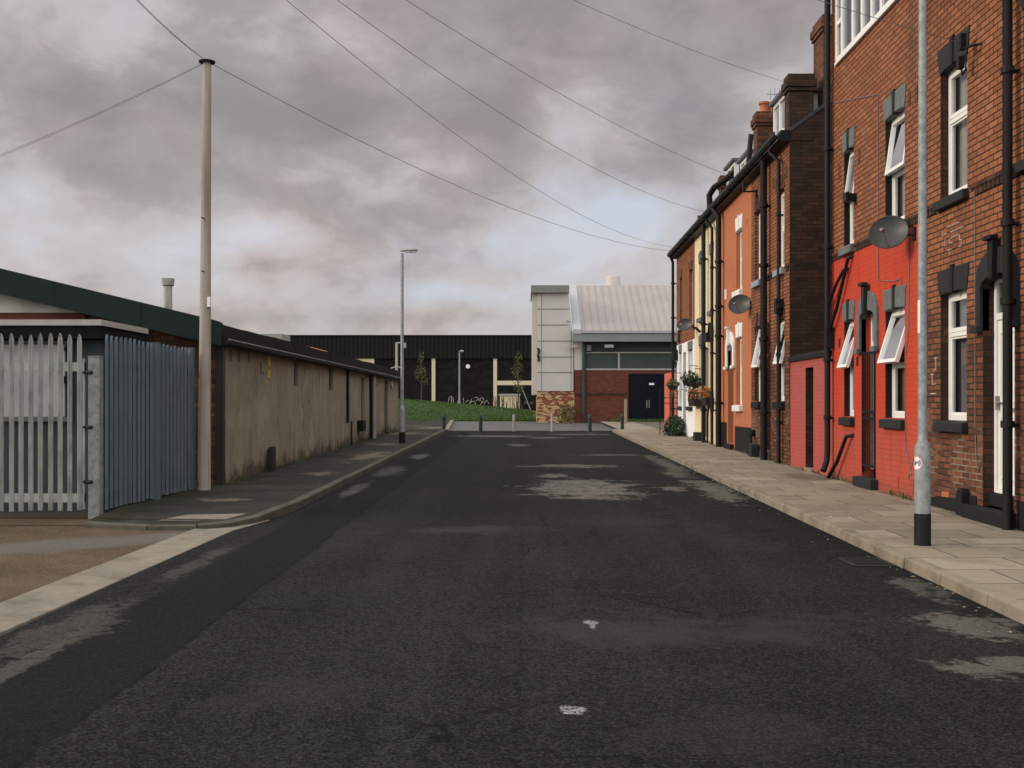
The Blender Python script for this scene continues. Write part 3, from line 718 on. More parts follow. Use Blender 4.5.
# door in its recess
g = MB(); X = XW+.13
g.box(X,X+.07,12.0,12.06,.56,3.05); g.box(X,X+.07,12.77,12.83,.56,3.05); g.box(X,X+.07,12.06,12.77,2.99,3.05); g.box(X,X+.07,12.06,12.77,2.56,2.64)
g.box(X-.012,X+.07,12.06,12.77,.56,.60)
d = g.build('door_frame', M['upvc'], H, bevel=.004)
g = MB(); g.box(X+.02,X+.065,12.065,12.765,.605,2.555)
for a, b, c, e in ((12.14,12.69,.72,1.45),(12.14,12.69,1.60,2.42)):
    g.box(X+.008,X+.022,a,b,c,c+.022); g.box(X+.008,X+.022,a,b,e-.022,e); g.box(X+.008,X+.022,a,a+.022,c+.022,e-.022); g.box(X+.008,X+.022,b-.022,b,c+.022,e-.022)
g.box(X+.012,X+.024,12.24,12.59,1.72,2.30)
dd = g.build('door', M['upvc'], H)
g = MB(); g.box(X-.03,X+.02,12.70,12.73,1.52,1.68); g.box(X-.035,X-.02,12.60,12.73,1.60,1.62); g.build('handle', M['galv'], dd)
g = MB(); g.box(X+.0,X+.012,12.30,12.53,1.50,1.545); g.build('letter_box', M['galv'], dd)
g = MB(); g.quad((X+.035,12.77,2.64),(X+.035,12.06,2.64),(X+.035,12.06,2.99),(X+.035,12.77,2.99)); g.build('fanlight', M['glass'], d, fix=False)
def door_surround(house, y0, y1, zs, zt, ztop, mat, ow=.13, keym=None, proud=.04):
    """arched surround round a door head: legs from zs, arch springing at zt, top at ztop"""
    o0, o1 = y0-ow, y1+ow; c = (y0+y1)/2
    out = [(o0,zs)] + [(c+(c-o0)*-math.cos(math.pi*i/12), zt+(ztop-zt)*math.sin(math.pi*i/12)**.8) for i in range(13)] + [(o1,zs)]
    inn = [(y1,zs)] + [(c+(y1-c)*math.cos(math.pi*i/12), zt-.02+(ztop-.30-zt+.02)*math.sin(math.pi*i/12)) for i in range(13)] + [(y0,zs)]
    g = MB(); g.prism_x(out+inn, XW-proud, XW+.08)
    for yy in (o0, y1):
        g.box(XW-proud-.05,XW-proud+.01,yy-.025,yy+ow+.025,zs-.02,zs+.06)
    s = g.build('door_surround', mat, house, bevel=.006)
    if keym:
        g = MB(); g.prism_x([(c-.05,ztop-.36),(c-.075,ztop+.08),(c+.075,ztop+.08),(c+.05,ztop-.36)], XW-proud-.06, XW+.05)
        g.box(XW-proud-.10,XW-proud-.0,c-.10,c+.10,ztop+.08,ztop+.13)
        g.build('keystone', keym, s, bevel=.008)
    return s
door_surround(H, 12.0, 12.83, 2.44, 2.95, 3.36, M['stone_dark'], .13, M['plinth'])
step_stone(H, 11.96, 13.12, -.1, .40, .14); step_stone(H, 12.01, 12.82, .404, .555, -.06)
# boot scraper block beside the step
g = MB(); g.box(XW-.11,XW+.01,13.19,13.37,-.1,.52); g.prism_x([(13.19,.52),(13.22,.57),(13.34,.57),(13.37,.52)], XW-.10, XW); g.build('scraper_block', M['plinth'], H, bevel=.012)
downpipe(H, 5.22, 11.90, gz(12)+.10, 6.92, .052, 0, (.62+.75,2.7,3.55,5.2), top=(-.13,0))
downpipe(H, 5.27, 11.2, gz(11)+.10, 3.9, .035, 0, (1.2,2.6))
# bracket with a black cable box above the first-floor window
g = MB(); g.tube([(XW+.01,12.84,5.80),(5.24,12.90,5.79),(5.18,13.04,5.79)], .016, 8); g.box(5.15,5.22,13.0,13.09,5.79,5.97); g.box(5.15,5.22,13.06,13.15,5.58,5.72)
g.tube([(5.19,13.10,5.60),(5.19,13.05,5.49),(5.20,12.98,5.53),(5.20,12.96,5.74)], .012, 8)
g.build('cable_bracket', M['pipe'], H)
cable(H, [(XW-.01,13.02,1.22),(XW-.012,12.99,.95),(XW-.012,12.93,.80),(XW-.012,12.88,.9)])
cable(H, [(XW-.008,13.05,4.2),(XW-.008,13.03,3.0),(XW-.008,13.03,1.3)], .006)
# chalk writing high on the wall and a smaller mark beside the lamp post (flat strokes on the bricks)
def stroke(g, pts, w=.012, X=XW-.006):
    g.tube([(X,y,z) for y,z in pts], w, 5)
g = MB()
stroke(g,[(13.901, 3.82), (13.501, 3.82)], .009); stroke(g,[(13.786, 3.74), (13.393, 3.748)], .009); stroke(g,[(14.07, 3.741), (13.901, 3.743)], .009); stroke(g,[(13.748, 3.666), (13.501, 3.667), (13.496, 3.599), (13.416, 3.592)], .009); stroke(g,[(13.965, 3.673), (13.991, 3.593), (13.71, 3.587), (13.824, 3.618), (13.811, 3.655), (13.71, 3.665)], .009); stroke(g,[(13.875, 3.522), (13.761, 3.524)], .009); stroke(g,[(13.44, 3.586), (13.453, 3.523), (13.513, 3.52)], .009); stroke(g,[(13.824, 3.495), (13.819, 3.46)], .009)
g.build('chalk_writing', M['chalk'], H)
g = MB()
stroke(g,[(14.33,2.18),(14.22,2.18)],.009); stroke(g,[(14.28,2.18),(14.28,2.03),(14.35,2.03)],.009); g.build('chalk_mark', M['chalk'], H)
g = MB(); stroke(g,[(14.45,1.98),(14.35,1.97)],.009); stroke(g,[(14.41,1.98),(14.40,1.84),(14.28,1.85)],.009); g.build('chalk_mark', M['chalk'], H)
g = MB(); stroke(g,[(14.46,1.72),(14.27,1.72)],.010)
g.build('chalk_mark', M['chalk'], H)

# ------------------------------------------------------------------ red painted house
H = thing('terraced_house', 'terraced house with bright red painted lower half and open white windows', 'house', (XW,17,gz(17)+.1))
Y0, Y1 = 14.724, 19.13
holes = [(15.47,16.31,1.38,2.98),(16.74,17.46,.30,3.06),(17.86,18.42,1.38,2.98),(15.47,16.31,4.2,5.80),(17.86,18.42,4.2,5.80)]
g = MB(); g.facade(XW, Y0, Y1, -.3, 4.04, holes, .2, 0); g.facade(XW, Y0, Y1, 4.04, 7.36, holes, .2, 1)
# black painted reveals
g.build('wall', [M['red_paint'], M['brick']], H, fix=False)
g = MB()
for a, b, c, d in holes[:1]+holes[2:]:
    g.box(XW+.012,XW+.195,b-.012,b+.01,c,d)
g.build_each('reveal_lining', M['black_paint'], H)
roof = shell(H, Y0, Y1, -.3, 7.25, 10.4, (False,True), 'brick', eave_x=5.42)
window_args = [(holes[0],17,'blind','grey_blind',.49),(holes[2],17,None,'grey_blind',.49),(holes[3],8,'curtain','grey_blind',.48),(holes[4],8,'curtain','grey_blind',.48)]
for (a, b, c, d), tl, cur, tb, sp in window_args:
    f = window(H, a, b, c, d, sp, tl, cur, tilt_blind=tb)
    lintel(f, a, b, d, .29, M['stone_grey'], M['stone_dark'], .04)
    sill(f, a, b, c, .15, M['stone_dark'] if c < 3 else M['stone_grey'])
band(H, Y0, 15.39, 4.045, 4.17); band(H, 16.39, 17.78, 4.045, 4.17); band(H, 18.50, Y1, 4.045, 4.17)
door_surround(H, 16.74, 17.46, 2.40, 2.95, 3.34, M['stone_grey'], .14, M['stone_dark'])
g = MB(); X = XW+.15
g.box(X,X+.06,16.74,16.80,.55,3.05); g.box(X,X+.06,17.40,17.46,.55,3.05); g.box(X,X+.06,16.80,17.40,2.98,3.05); g.box(X,X+.06,16.80,17.40,2.5,2.57)
d = g.build('door_frame', M['upvc'], H)
g = MB(); g.box(X+.02,X+.055,16.805,17.395,.56,2.495)
for c, e in ((.7,1.35),(1.5,2.35)): g.box(X+.006,X+.022,16.9,17.3,c,e)
g.build('door', M['wood_dark'], H, bevel=.004)
g = MB(); g.quad((X+.03,17.40,2.57),(X+.03,16.80,2.57),(X+.03,16.80,2.98),(X+.03,17.40,2.98)); g.build('fanlight', M['glass'], d, fix=False)
step_stone(H, 16.62, 17.52, -.1, .44, .13, 'stone_dark')
g = MB()
for i in range(7): g.tube([(XW+.02,16.77+i*.11,.60),(XW+.02,16.77+i*.11,2.38)], .011, 6)
for z in (.62,1.36,1.46,2.38): g.box(XW+.008,XW+.032,16.75,17.45,z-.02,z+.02)
g.box(XW+.004,XW+.036,16.745,16.775,.5,2.42); g.box(XW+.004,XW+.036,17.43,17.455,.5,2.42)
g.build('security_gate', M['black_paint'], H)
# full-width dormer flush with the front
g = MB(); X = XW-.03
g.box(X-.02,XW+.06,14.95,18.82,7.362,7.41)
yy = [14.98,15.5,15.95,16.43,16.87,17.36,17.85,18.46,18.78]
for y in yy: g.box(X,X+.08,y-.045,y+.045,7.42,8.95)
g.box(X,X+.08,14.94,18.83,8.86,8.98)
for a, b in zip(yy, yy[1:]): g.box(X+.006,X+.07,a+.045,b-.045,7.42,7.49)
g.box(X+.006,X+.07,18.505,18.735,8.02,8.10)
dm = g.build('dormer_window', M['upvc'], roof, bevel=.004)
g = MB(); g.quad((X+.04,18.8,7.45),(X+.04,15,7.45),(X+.04,15,8.9),(X+.04,18.8,8.9)); g.build('dormer_glass', M['glass'], roof, fix=False)
g = MB()
for a, b in zip(yy[:-2], yy[1:-1]):
    n = 10
    for i in range(n):
        u, v = a+.06+(b-a-.12)*i/n, a+.06+(b-a-.12)*(i+.93)/n
        g.quad((X+.15,u,7.45),(X+.15+.02,v,7.45),(X+.17,v,8.9),(X+.15,u,8.9))
g.build('dormer_blind', M['grey_blind'], roof, fix=False)
g = MB(); g.box(XW,XW+.3,18.832,19.128,7.362,8.98); g.build('brick_pier', M['brick'], H)
g = MB(); g.box(X-.12,9.4,14.93,19.12,8.985,9.08)
for y in (14.945,19.045): g.box(XW+.062,9.0,y-.008,y+.008,7.3,8.984)
g.build('dormer_roof', M['lead'], roof)
# far corner: black rainwater pipe with a grey one beside it, and the waste pipes
downpipe(H, 5.24, 19.06, gz(19)+.22, 8.96, .05, .10, (1.35,2.35,4.3,6.0))
downpipe(H, 5.30, 19.17, 2.9, 8.9, .026, 0, (), 'plastic_grey')
g = MB(); g.tube([(5.25,19.03,3.32),(5.27,18.6,3.62),(5.27,18.2,3.80),(XW+.01,18.15,3.82)], .028, 8)
g.tube([(5.25,19.05,2.80),(5.27,18.6,3.20),(5.27,17.95,3.96),(XW+.01,17.9,4.0)], .032, 8)
g.tube([(5.20,18.86,gz(19)+.12),(5.25,18.5,.62),(5.25,17.98,1.05),(XW+.01,17.86,1.08)], .034, 8)
g.box(5.20,5.33,18.96,19.12,2.55,2.9)
g.build_each('waste_pipe', M['pipe'], H, smooth=True)
g = MB(); g.box(5.21,XW+.01,17.70,17.86,4.86,4.98); g.box(5.16,5.22,17.68,17.88,4.85,5.0); g.build('security_light', M['black_paint'], H, bevel=.01)
for y, z in ((15.12,.36),(15.72,.33),(15.0,.62)): airbrick(H, y, z, 'red_paint', .22, .2)
for y, z in ((15.22,5.72),(18.62,5.40),(17.52,5.42),(14.95,5.7)): airbrick(H, y, z, 'brick_stack', .1, .24)
for y, z in ((17.62,2.2),(18.62,2.55)): airbrick(H, y, z, 'brick_band', .1, .15)
cable(H, [(XW-.01,18.98,6.78),(XW-.008,16.62,6.26),(XW-.008,16.6,4.2),(XW-.008,16.6,3.45),(XW-.008,15.9,3.36),(XW-.008,15.62,3.36),(XW-.008,15.58,3.2)])
cable(H, [(XW-.008,15.26,4.0),(XW-.008,15.3,2.6),(XW-.008,15.42,2.25),(XW-.008,15.42,1.0),(XW-.008,15.2,.6)])
cable(H, [(XW-.008,15.05,.9),(XW-.008,15.3,.55)])

# ------------------------------------------------------------------ red yard wall between the two rows
H = thing('yard_wall', 'faded red painted brick wall with a dark doorway between the two rows', 'wall', (XW,20.6,gz(20.6)+.1))
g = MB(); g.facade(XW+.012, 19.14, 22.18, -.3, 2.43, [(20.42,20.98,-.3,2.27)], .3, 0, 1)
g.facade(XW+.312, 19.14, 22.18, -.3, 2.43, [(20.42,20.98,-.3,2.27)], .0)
g.build('wall', [M['pink_paint'], M['brick_dark']], H, fix=False)  # doorway sides in dark brick, painting in the shade of the opening
g = MB(); g.prism_y([(XW-.04,2.43),(XW-.04,2.50),(XW+.16,2.58),(XW+.36,2.50),(XW+.36,2.43)], 19.14, 22.18); g.build('coping', M['plinth'], H)
g = MB(); g.box(XW+.2,XW+.25,20.43,20.97,gz(20.6)+.16,2.26); g.build('door', M['wood_dark'], H)
step_stone(H, 20.38, 21.02, 0, gz(20.6)+.15, .05, 'kerb')
g = MB(); g.box(5.66,13.9,19.2,22.1,-.2,gz(20)+.1); struct(g.build('passage_floor', M['concrete']))

# ------------------------------------------------------------------ far row of houses
def ez(y): return 7.02-.012*(y-22.2)
def far_house(y0, y1, label, lower, upper, zsplit, gab=(False,False), gm='brick_dark', holes=()):
    H = thing('terraced_house', label, 'house', (XW,(y0+y1)/2,gz((y0+y1)/2)+.1))
    a, b = y0+(.0 if gab[0] else .002), y1
    g = MB()
    if zsplit: g.facade(XW, a, b, -.3, zsplit, holes, .2, 0); g.facade(XW, a, b, zsplit, 7.1, holes, .2, 1)
    else: g.facade(XW, a, b, -.3, 7.1, holes, .2, 0)
    g.build('wall', [M[lower], M[upper]], H, fix=False)
    roof = shell(H, a, b, -.3, 7.1, 10.2, gab, gm)
    eaves(H, a-(.05 if gab[0] else 0), b+(.12 if gab[1] else 0), ez(a)-.14, ez(b)-.14, .22)
    return H, roof
# brick house at the near gable
hs = [(22.64,23.34,1.64,3.36),(24.88,25.58,1.64,3.36),(22.64,23.34,4.42,6.06),(24.88,25.58,4.42,6.02),(24.02,24.60,.55,3.2)]
H, roof = far_house(22.2, 25.95, 'brick terraced house with sooty gable end and open lower windows', 'brick_old', 'brick', None, (True,False), 'brick_dark', hs)
for k, (a, b, c, d) in enumerate(hs[:4]):
    f = window(H, a, b, c, d, .45 if c < 3 else .5, 12 if c < 3 else 0, 'curtain' if c < 3 else 'grey_blind', tilt_blind='curtain' if c < 3 else None)
    lintel(f, a, b, d, .26, M['brick_stack'], M['brick_band'], .03)
    sill(f, a, b, c, .16, M['plinth'] if c < 3 else M['stone_blue'])
band(H, 23.44, 24.78, 4.28, 4.41)
band(H, 25.68, 25.94, 4.28, 4.41); band(H, 22.22, 22.54, 4.28, 4.41)
g = MB(); g.box(XW+.15,XW+.2,24.03,24.59,.56,2.6); g.build('door', M['wood_brown'], H)
g = MB(); g.box(XW+.14,XW+.2,24.03,24.59,2.62,3.19); g.build('fanlight', M['glass'], H)
door_surround(H, 24.02, 24.60, 2.6, 3.05, 3.4, M['brick_stack'], .1)
step_stone(H, 23.98, 24.66, 0, .54, .08, 'kerb')
downpipe(H, 5.20, 23.97, gz(24)+.1, 6.85, .075, 0, (1.4,3.0,4.6,5.9), top=(-.08,.0))
downpipe(H, 5.25, 22.77, gz(23)+.1, 6.6, .042, 0, (1.2,2.6,3.6,5.5), top=(-.13,.22))
g = MB(); g.box(5.18,XW,22.68,22.90,3.45,3.75); g.box(5.2,XW,22.60,22.72,3.55,3.65); g.build('hopper', M['pipe'], H)
g = MB(); g.tube([(XW+.02,25.3,6.48),(5.14,25.3,6.46),(5.02,25.25,6.46)], .02, 8); g.box(5.0,5.06,25.2,25.3,6.44,6.66); g.box(5.3,XW+.01,25.26,25.34,6.2,6.5); g.build('wall_bracket', M['pipe'], H)
g = MB(); g.tube([(5.25,25.55,gz(25)+.12),(5.25,25.55,.86)], .025, 8); g.lathe([(.05,.82),(.08,.84),(.08,.96),(.05,.98)], 5.26, 25.55, 10); g.build('gas_pipe', M['pipe'], H)
g = MB(); g.box(5.14,5.33,25.0,25.35,gz(25)+.1,gz(25)+.34); g.prism_x([(25.0,gz(25)+.34),(25.06,gz(25)+.40),(25.29,gz(25)+.40),(25.35,gz(25)+.34)], 5.15, 5.32); g.build('scraper_block', M['stone_dark'], H, bevel=.02)
for y, z in ((22.42,6.2),(23.55,6.2),(24.7,6.2)): airbrick(H, y, z, 'brick_stack', .1, .25)
stack(roof, 5.325, 5.82, 22.185, 22.56, 6.9, 8.24, 'brick_dark')
stack(roof, 6.02, 7.3, 22.19, 22.95, 7.4, 9.44, 'brick_stack')
stack(roof, 5.45, 6.03, 26.38-.55, 26.80-.55, 6.9, 8.45, 'brick_stack', [(5.66,26.02,.26),(5.66+.2,26.04,.24)])
g = MB(); g.tube([(5.12,25.2,7.0),(5.14,25.2,7.35),(5.18,25.2,7.75)], .06, 10); g.build('vent_pipe', M['pipe'], roof)
def dormer(roof, x0, y0, y1, z0, z1, depth, side='white', glass_side=False):
    g = MB()
    g.box(x0,x0+.06,y0,y0+.07,z0,z1); g.box(x0,x0+.06,y1-.07,y1,z0,z1); g.box(x0,x0+.06,y0+.07,y1-.07,z1-.08,z1); g.box(x0-.03,x0+.06,y0+.07,y1-.07,z0,z0+.10)
    n = max(1, round((y1-y0)/.6))
    for i in range(1, n): y = y0+(y1-y0)*i/n; g.box(x0+.002,x0+.058,y-.035,y+.035,z0+.10,z1-.08)
    if glass_side:
        g.box(x0+.06,x0+.12,y0,y0+.05,z0,z1); g.box(x0+.06,x0+depth,y0,y0+.05,z1-.08,z1)
    else: g.box(x0+.06,x0+depth,y0,y0+.05,z0-.3,z1)
    g.box(x0+.06,x0+depth,y1-.05,y1,z0-.3,z1)
    d = g.build('dormer', M[side], roof)
    g = MB(); g.quad((x0+.03,y0,z0),(x0+.03,y1,z0),(x0+.03,y1,z1),(x0+.03,y0,z1))
    if glass_side: g.quad((x0+.1,y0+.025,z0),(x0+depth,y0+.025,z0),(x0+depth,y0+.025,z1),(x0+.1,y0+.025,z1))
    g.build('dormer_pane', M['glass'], roof, fix=False)
    g = MB(); g.box(x0-.08,x0+depth+.2,y0-.08,y1+.08,z1+.002,z1+.07); g.build('dormer_roof', M['lead'], roof)
dormer(roof, 5.36, 22.62, 23.75, 7.18, 8.0, 1.2)

# orange painted house
hs = [(27.07,27.80,1.56,3.26),(28.2,28.95,.55,3.15),(27.07,27.80,4.42,5.94)]
H, roof = far_house(25.95, 30.6, 'terraced house painted plain orange with white window lintels', 'orange_paint', 'orange_paint', None, holes=hs)
for a, b, c, d in (hs[0], hs[2]):
    f = window(H, a, b, c, d, .5, 0, 'curtain', chalf=.4)
    lintel(f, a, b, d, .32, M['white'], M['white'], .06); sill(f, a, b, c, .17, M['white'], .1, .1)
g = MB(); g.box(XW+.15,XW+.2,28.2,28.95,.56,2.5); g.build('door', M['wood_brown'], H)
g = MB(); g.box(XW+.14,XW+.2,28.2,28.95,2.52,3.14); g.build('fanlight', M['glass'], H)
door_surround(H, 28.2, 28.95, 2.5, 3.0, 3.45, M['white'], .2, M['white'])
step_stone(H, 28.1, 29.05, 0, .54, .1, 'plinth')
g = MB(); g.box(XW-.02,XW+.01,25.96,27.9,-.1,gz(27)+.1+.62); g.box(XW-.02,XW+.01,29.1,30.59,-.1,gz(30)+.1+.66); g.build_each('plinth', M['plinth'], H)
downpipe(H, 5.20, 29.55, gz(29.5)+.1, 6.6, .075, 0, (1.6,3.4,4.2,5.4), top=(-.1,.2))
g = MB(); g.tube([(5.08,30.2,6.95),(5.06,30.2,7.3),(5.16,30.0,7.48),(5.4,29.4,7.6),(5.55,29.0,7.72)], .085, 12); g.build('vent_pipe', M['pipe'], roof, smooth=True)
dormer(roof, 5.40, 26.45, 27.6, 7.15, 7.62, 1.0)
stack(roof, 5.38, 5.85, 30.2, 30.55, 6.9, 7.85, 'brick_stack')
dormer(roof, 5.48, 28.75, 29.9, 7.1, 7.92, 1.1, 'white', True)
airbrick(H, 26.4, 5.9, 'orange_paint', .2, .15)
g = MB(); g.box(XW-.02,XW+.01,29.15,29.35,4.35,4.62); g.build('alarm_box', M['upvc'], H, bevel=.01)

# cream house
hs = [(33.05,33.75,1.84,3.38),(31.15,31.78,1.84,3.38),(32.1,32.6,.6,3.2),(33.05,33.75,4.2,5.9),(31.15,31.78,4.25,5.9)]
H, roof = far_house(30.6, 34.6, 'narrow cream painted terraced house hung with flower baskets', 'cream_paint', 'cream_paint', None, holes=hs)
for k, (a, b, c, d) in enumerate(hs):
    if k == 2: continue
    f = window(H, a, b, c, d, .5, 0, 'curtain'); lintel(f, a, b, d, .28, M['stone_grey'], M['stone_grey'], .04); sill(f, a, b, c, .14, M['stone_grey'])
g = MB(); g.box(XW+.15,XW+.2,32.1,32.6,.6,3.19); g.build('door', M['wood_dark'], H)
downpipe(H, 5.20, 32.05, gz(32)+.1, 6.75, .065, 0, (1.4,3.2,3.9,5.8), top=(-.08,.2))
downpipe(H, 5.24, 30.82, gz(31)+.1, 6.5, .042, 0, (1.4,3.0,4.2,5.4), top=(-.1,.3))
g = MB(); g.tube([(5.22,31.4,3.5),(5.2,31.0,3.85),(5.22,30.8,3.4)], .03, 8); g.box(5.14,5.33,31.2,31.7,3.35,3.6); g.tube([(5.26,31.75,gz(31)+.1),(5.26,31.7,1.2),(5.28,31.6,1.6)], .03, 8); g.tube([(5.28,33.2,3.75),(5.1,32.9,3.85)], .04, 8); g.build_each('waste_pipe', M['pipe'], H)
g = MB(); g.box(5.1,5.33,33.0,33.4,gz(33)+.1,gz(33)+.36); g.build('doorstep', M['stone_dark'], H, bevel=.02)
band(H, 32.75, 33.0, 4.08, 4.2)

# white and brick house at the far end
hs = [(35.07,36.0,1.5,3.34),(36.5,37.15,.62,3.3),(37.5,38.05,1.5,3.34),(35.05,35.75,4.22,5.9),(37.4,37.92,4.22,5.9)]
H, roof = far_house(34.6, 38.75, 'far end terraced house white painted below and bare brick above', 'white_paint', 'brick', 3.62, (False,True), 'brick', hs)
for k, (a, b, c, d) in enumerate(hs):
    if k == 1: continue
    f = window(H, a, b, c, d, .5, 0, 'curtain'); lintel(f, a, b, d, .26, M['stone_grey'] if c < 3 else M['brick_stack'], None, .03); sill(f, a, b, c, .14, M['stone_dark'] if c < 3 else M['white'])
g = MB(); g.box(XW+.15,XW+.2,36.5,37.15,.62,3.29); g.build('door', M['wood_brown'], H)
step_stone(H, 36.4, 37.25, 0, .6, .1, 'stone_dark')
downpipe(H, 5.2, 38.68, gz(38)+.1, 6.55, .05, 0, (1.4,3.0,4.6,5.8), top=(-.1,.0))
g = MB(); g.box(5.18,5.33,38.35,38.62,3.1,3.45); g.tube([(5.3,37.9,3.7),(5.25,37.5,3.95),(5.25,37.5,4.2)], .03, 8); g.build_each('waste_pipe', M['pipe'], H)

# salmon yard wall past the end of the row
H = thing('yard_wall', 'salmon red wall with narrow doorway past the far end of the terrace', 'wall', (XW,40.4,gz(40)+.1))
g = MB(); g.facade(XW+.01, 38.9, 42.2, -.3, 2.72, [(39.95,40.45,-.3,2.45)], .22); g.quad((XW+.01,42.2,-.3),(XW+.25,42.2,-.3),(XW+.25,42.2,2.72),(XW+.01,42.2,2.72)); g.quad((XW+.01,38.9,-.3),(XW+.25,38.9,-.3),(XW+.25,38.9,2.72),(XW+.01,38.9,2.72))
g.quad((XW+.01,38.9,2.72),(XW+.25,38.9,2.72),(XW+.25,42.2,2.72),(XW+.01,42.2,2.72)); g.build('wall', M['salmon_paint'], H, fix=False)
g = MB(); g.box(XW+.15,XW+.2,39.95,40.45,gz(40)+.1,2.44); g.build('door', M['wood_brown'], H)

# metal railing standing out from the white house
H = thing('railing', 'thin black metal railing standing out from the white house wall', 'railing', (5.0,37.3,gz(37)+.1))
g = MB(); g.tube([(4.68,38.3,1.78),(5.33,38.3,1.78)], .016, 6); g.tube([(4.68,38.3,1.60),(5.33,38.3,1.60)], .016, 6); g.build('rail', M['black_paint'], H)
for x in (5.05, 5.30, 4.70):
    g = MB(); g.tube([(x,38.3,gz(38)+.1),(x,38.3,2.1 if x < 5.2 else 2.3)], .018, 6); g.build('post', M['black_paint'], H)

# ------------------------------------------------------------------ plants on the cream and white houses
def leaves(mb, c, rx, ry, rz, n, size, seed=0, m=0, lo=-1):
    rnd = random.Random(seed)
    for i in range(n):
        while True:
            p = Vector((rnd.uniform(-1,1), rnd.uniform(-1,1), rnd.uniform(lo,1)))
            if .15 < p.length < 1: break
        q = Vector((c[0]+p.x*rx, c[1]+p.y*ry, c[2]+p.z*rz)); s = size*rnd.uniform(.6,1.3)
        d = Vector((rnd.gauss(0,1), rnd.gauss(0,1), rnd.gauss(0,.7))).normalized(); e = d.orthogonal().normalized()
        e = Matrix.Rotation(rnd.uniform(0,6.28), 3, d) @ e; w = d.cross(e)*.45
        mb.add([q-e*s*.5, q+w*s*.5+d*s*.08, q+e*s*.5, q-w*s*.5+d*s*.08], [(0,1,2,3)], m)
def basket(name, label, cat, x, y, z, r, col, n, group, trail=.2):
    t = thing(name, label, cat, (x,y,z), group)
    g = MB(); g.lathe([(.03,z-r*.9),(r*.6,z-r*.7),(r*.9,z-r*.3),(r,z),(r*.92,z)], x, y, 14); g.build('bowl', M['wood_dark'], t, smooth=True)
    g = MB(); leaves(g, (x,y,z+.05), r*1.25, r*1.25, r*.9, n, .10, int(y*100)); leaves(g, (x,y,z-trail), r*1.1, r*1.1, trail, n//4, .09, int(y*90)); g.build('foliage', M[col[0]], t, fix=False)
    if len(col) > 1:
        g = MB(); leaves(g, (x,y,z+.10), r*1.2, r*1.2, r*.8, n//2, .08, int(y*77)); g.build('flowers', M[col[1]], t, fix=False)['kind'] = 'stuff'
    g = MB(); g.tube([(XW,y,z+.42),(x,y,z+.44)], .012, 6); g.tube([(x,y,z+.44),(x,y,z+.1)], .006, 5); g.build('bracket', M['pipe'], t)
    return t
basket('hanging_basket', 'small green hanging basket on the white house at the far end', 'flower basket', 5.05, 37.6, 2.2, .19, ('leaf',), 160, 'flower baskets on the houses')
basket('hanging_basket', 'bushy green hanging basket, larger, high by the cream house', 'flower basket', 5.08, 34.0, 2.32, .24, ('leaf_dark','leaf'), 200, 'flower baskets on the houses')
basket('hanging_basket', 'dark hanging basket beside the black drainpipe of the cream house', 'flower basket', 5.12, 33.1, 2.2, .18, ('leaf_dark',), 140, 'flower baskets on the houses')
def trough(label, y0, y1, z, col):
    t = thing('window_box', label, 'window box', (5.2,(y0+y1)/2,z-.2), 'window boxes on the cream house')
    g = MB(); g.hexa([(5.12,y0+.04,z-.22),(5.32,y0+.04,z-.22),(5.32,y1-.04,z-.22),(5.12,y1-.04,z-.22),(5.08,y0,z),(5.33,y0,z),(5.33,y1,z),(5.08,y1,z)]); g.build('box', M['wood_dark'], t)
    g = MB(); leaves(g, (5.18,(y0+y1)/2,z+.1), .16, (y1-y0)/2, .2, 150, .1, int(y0*10)); g.build('foliage', M['leaf_dark'], t, fix=False)
    g = MB(); leaves(g, (5.16,(y0+y1)/2,z+.16), .17, (y1-y0)/2, .2, 150, .09, int(y0*13)); g.build('flowers', M[col], t, fix=False)['kind'] = 'stuff'
trough('window box of orange red flowers left of the cream house drainpipe', 33.2, 34.4, 1.72, 'flower')
trough('window box of yellow orange flowers right of the cream house drainpipe', 31.0, 31.95, 1.74, 'flower')
t = thing('shrub', 'round dark green shrub on the pavement by the white house', 'shrub', (5.02,37,gz(37)+.1))
g = MB(); g.lathe([(.2,gz(37)+.1),(.24,gz(37)+.32),(.2,gz(37)+.32)], 5.03, 36.9, 14); g.build('pot', M['wood_dark'], t)
g = MB(); leaves(g, (5.03,37,.82), .34, .9, .36, 1100, .10, 5); leaves(g, (5.0,37.1,.6), .32, .85, .25, 400, .10, 6); g.build('foliage', M['leaf_dark'], t, fix=False)

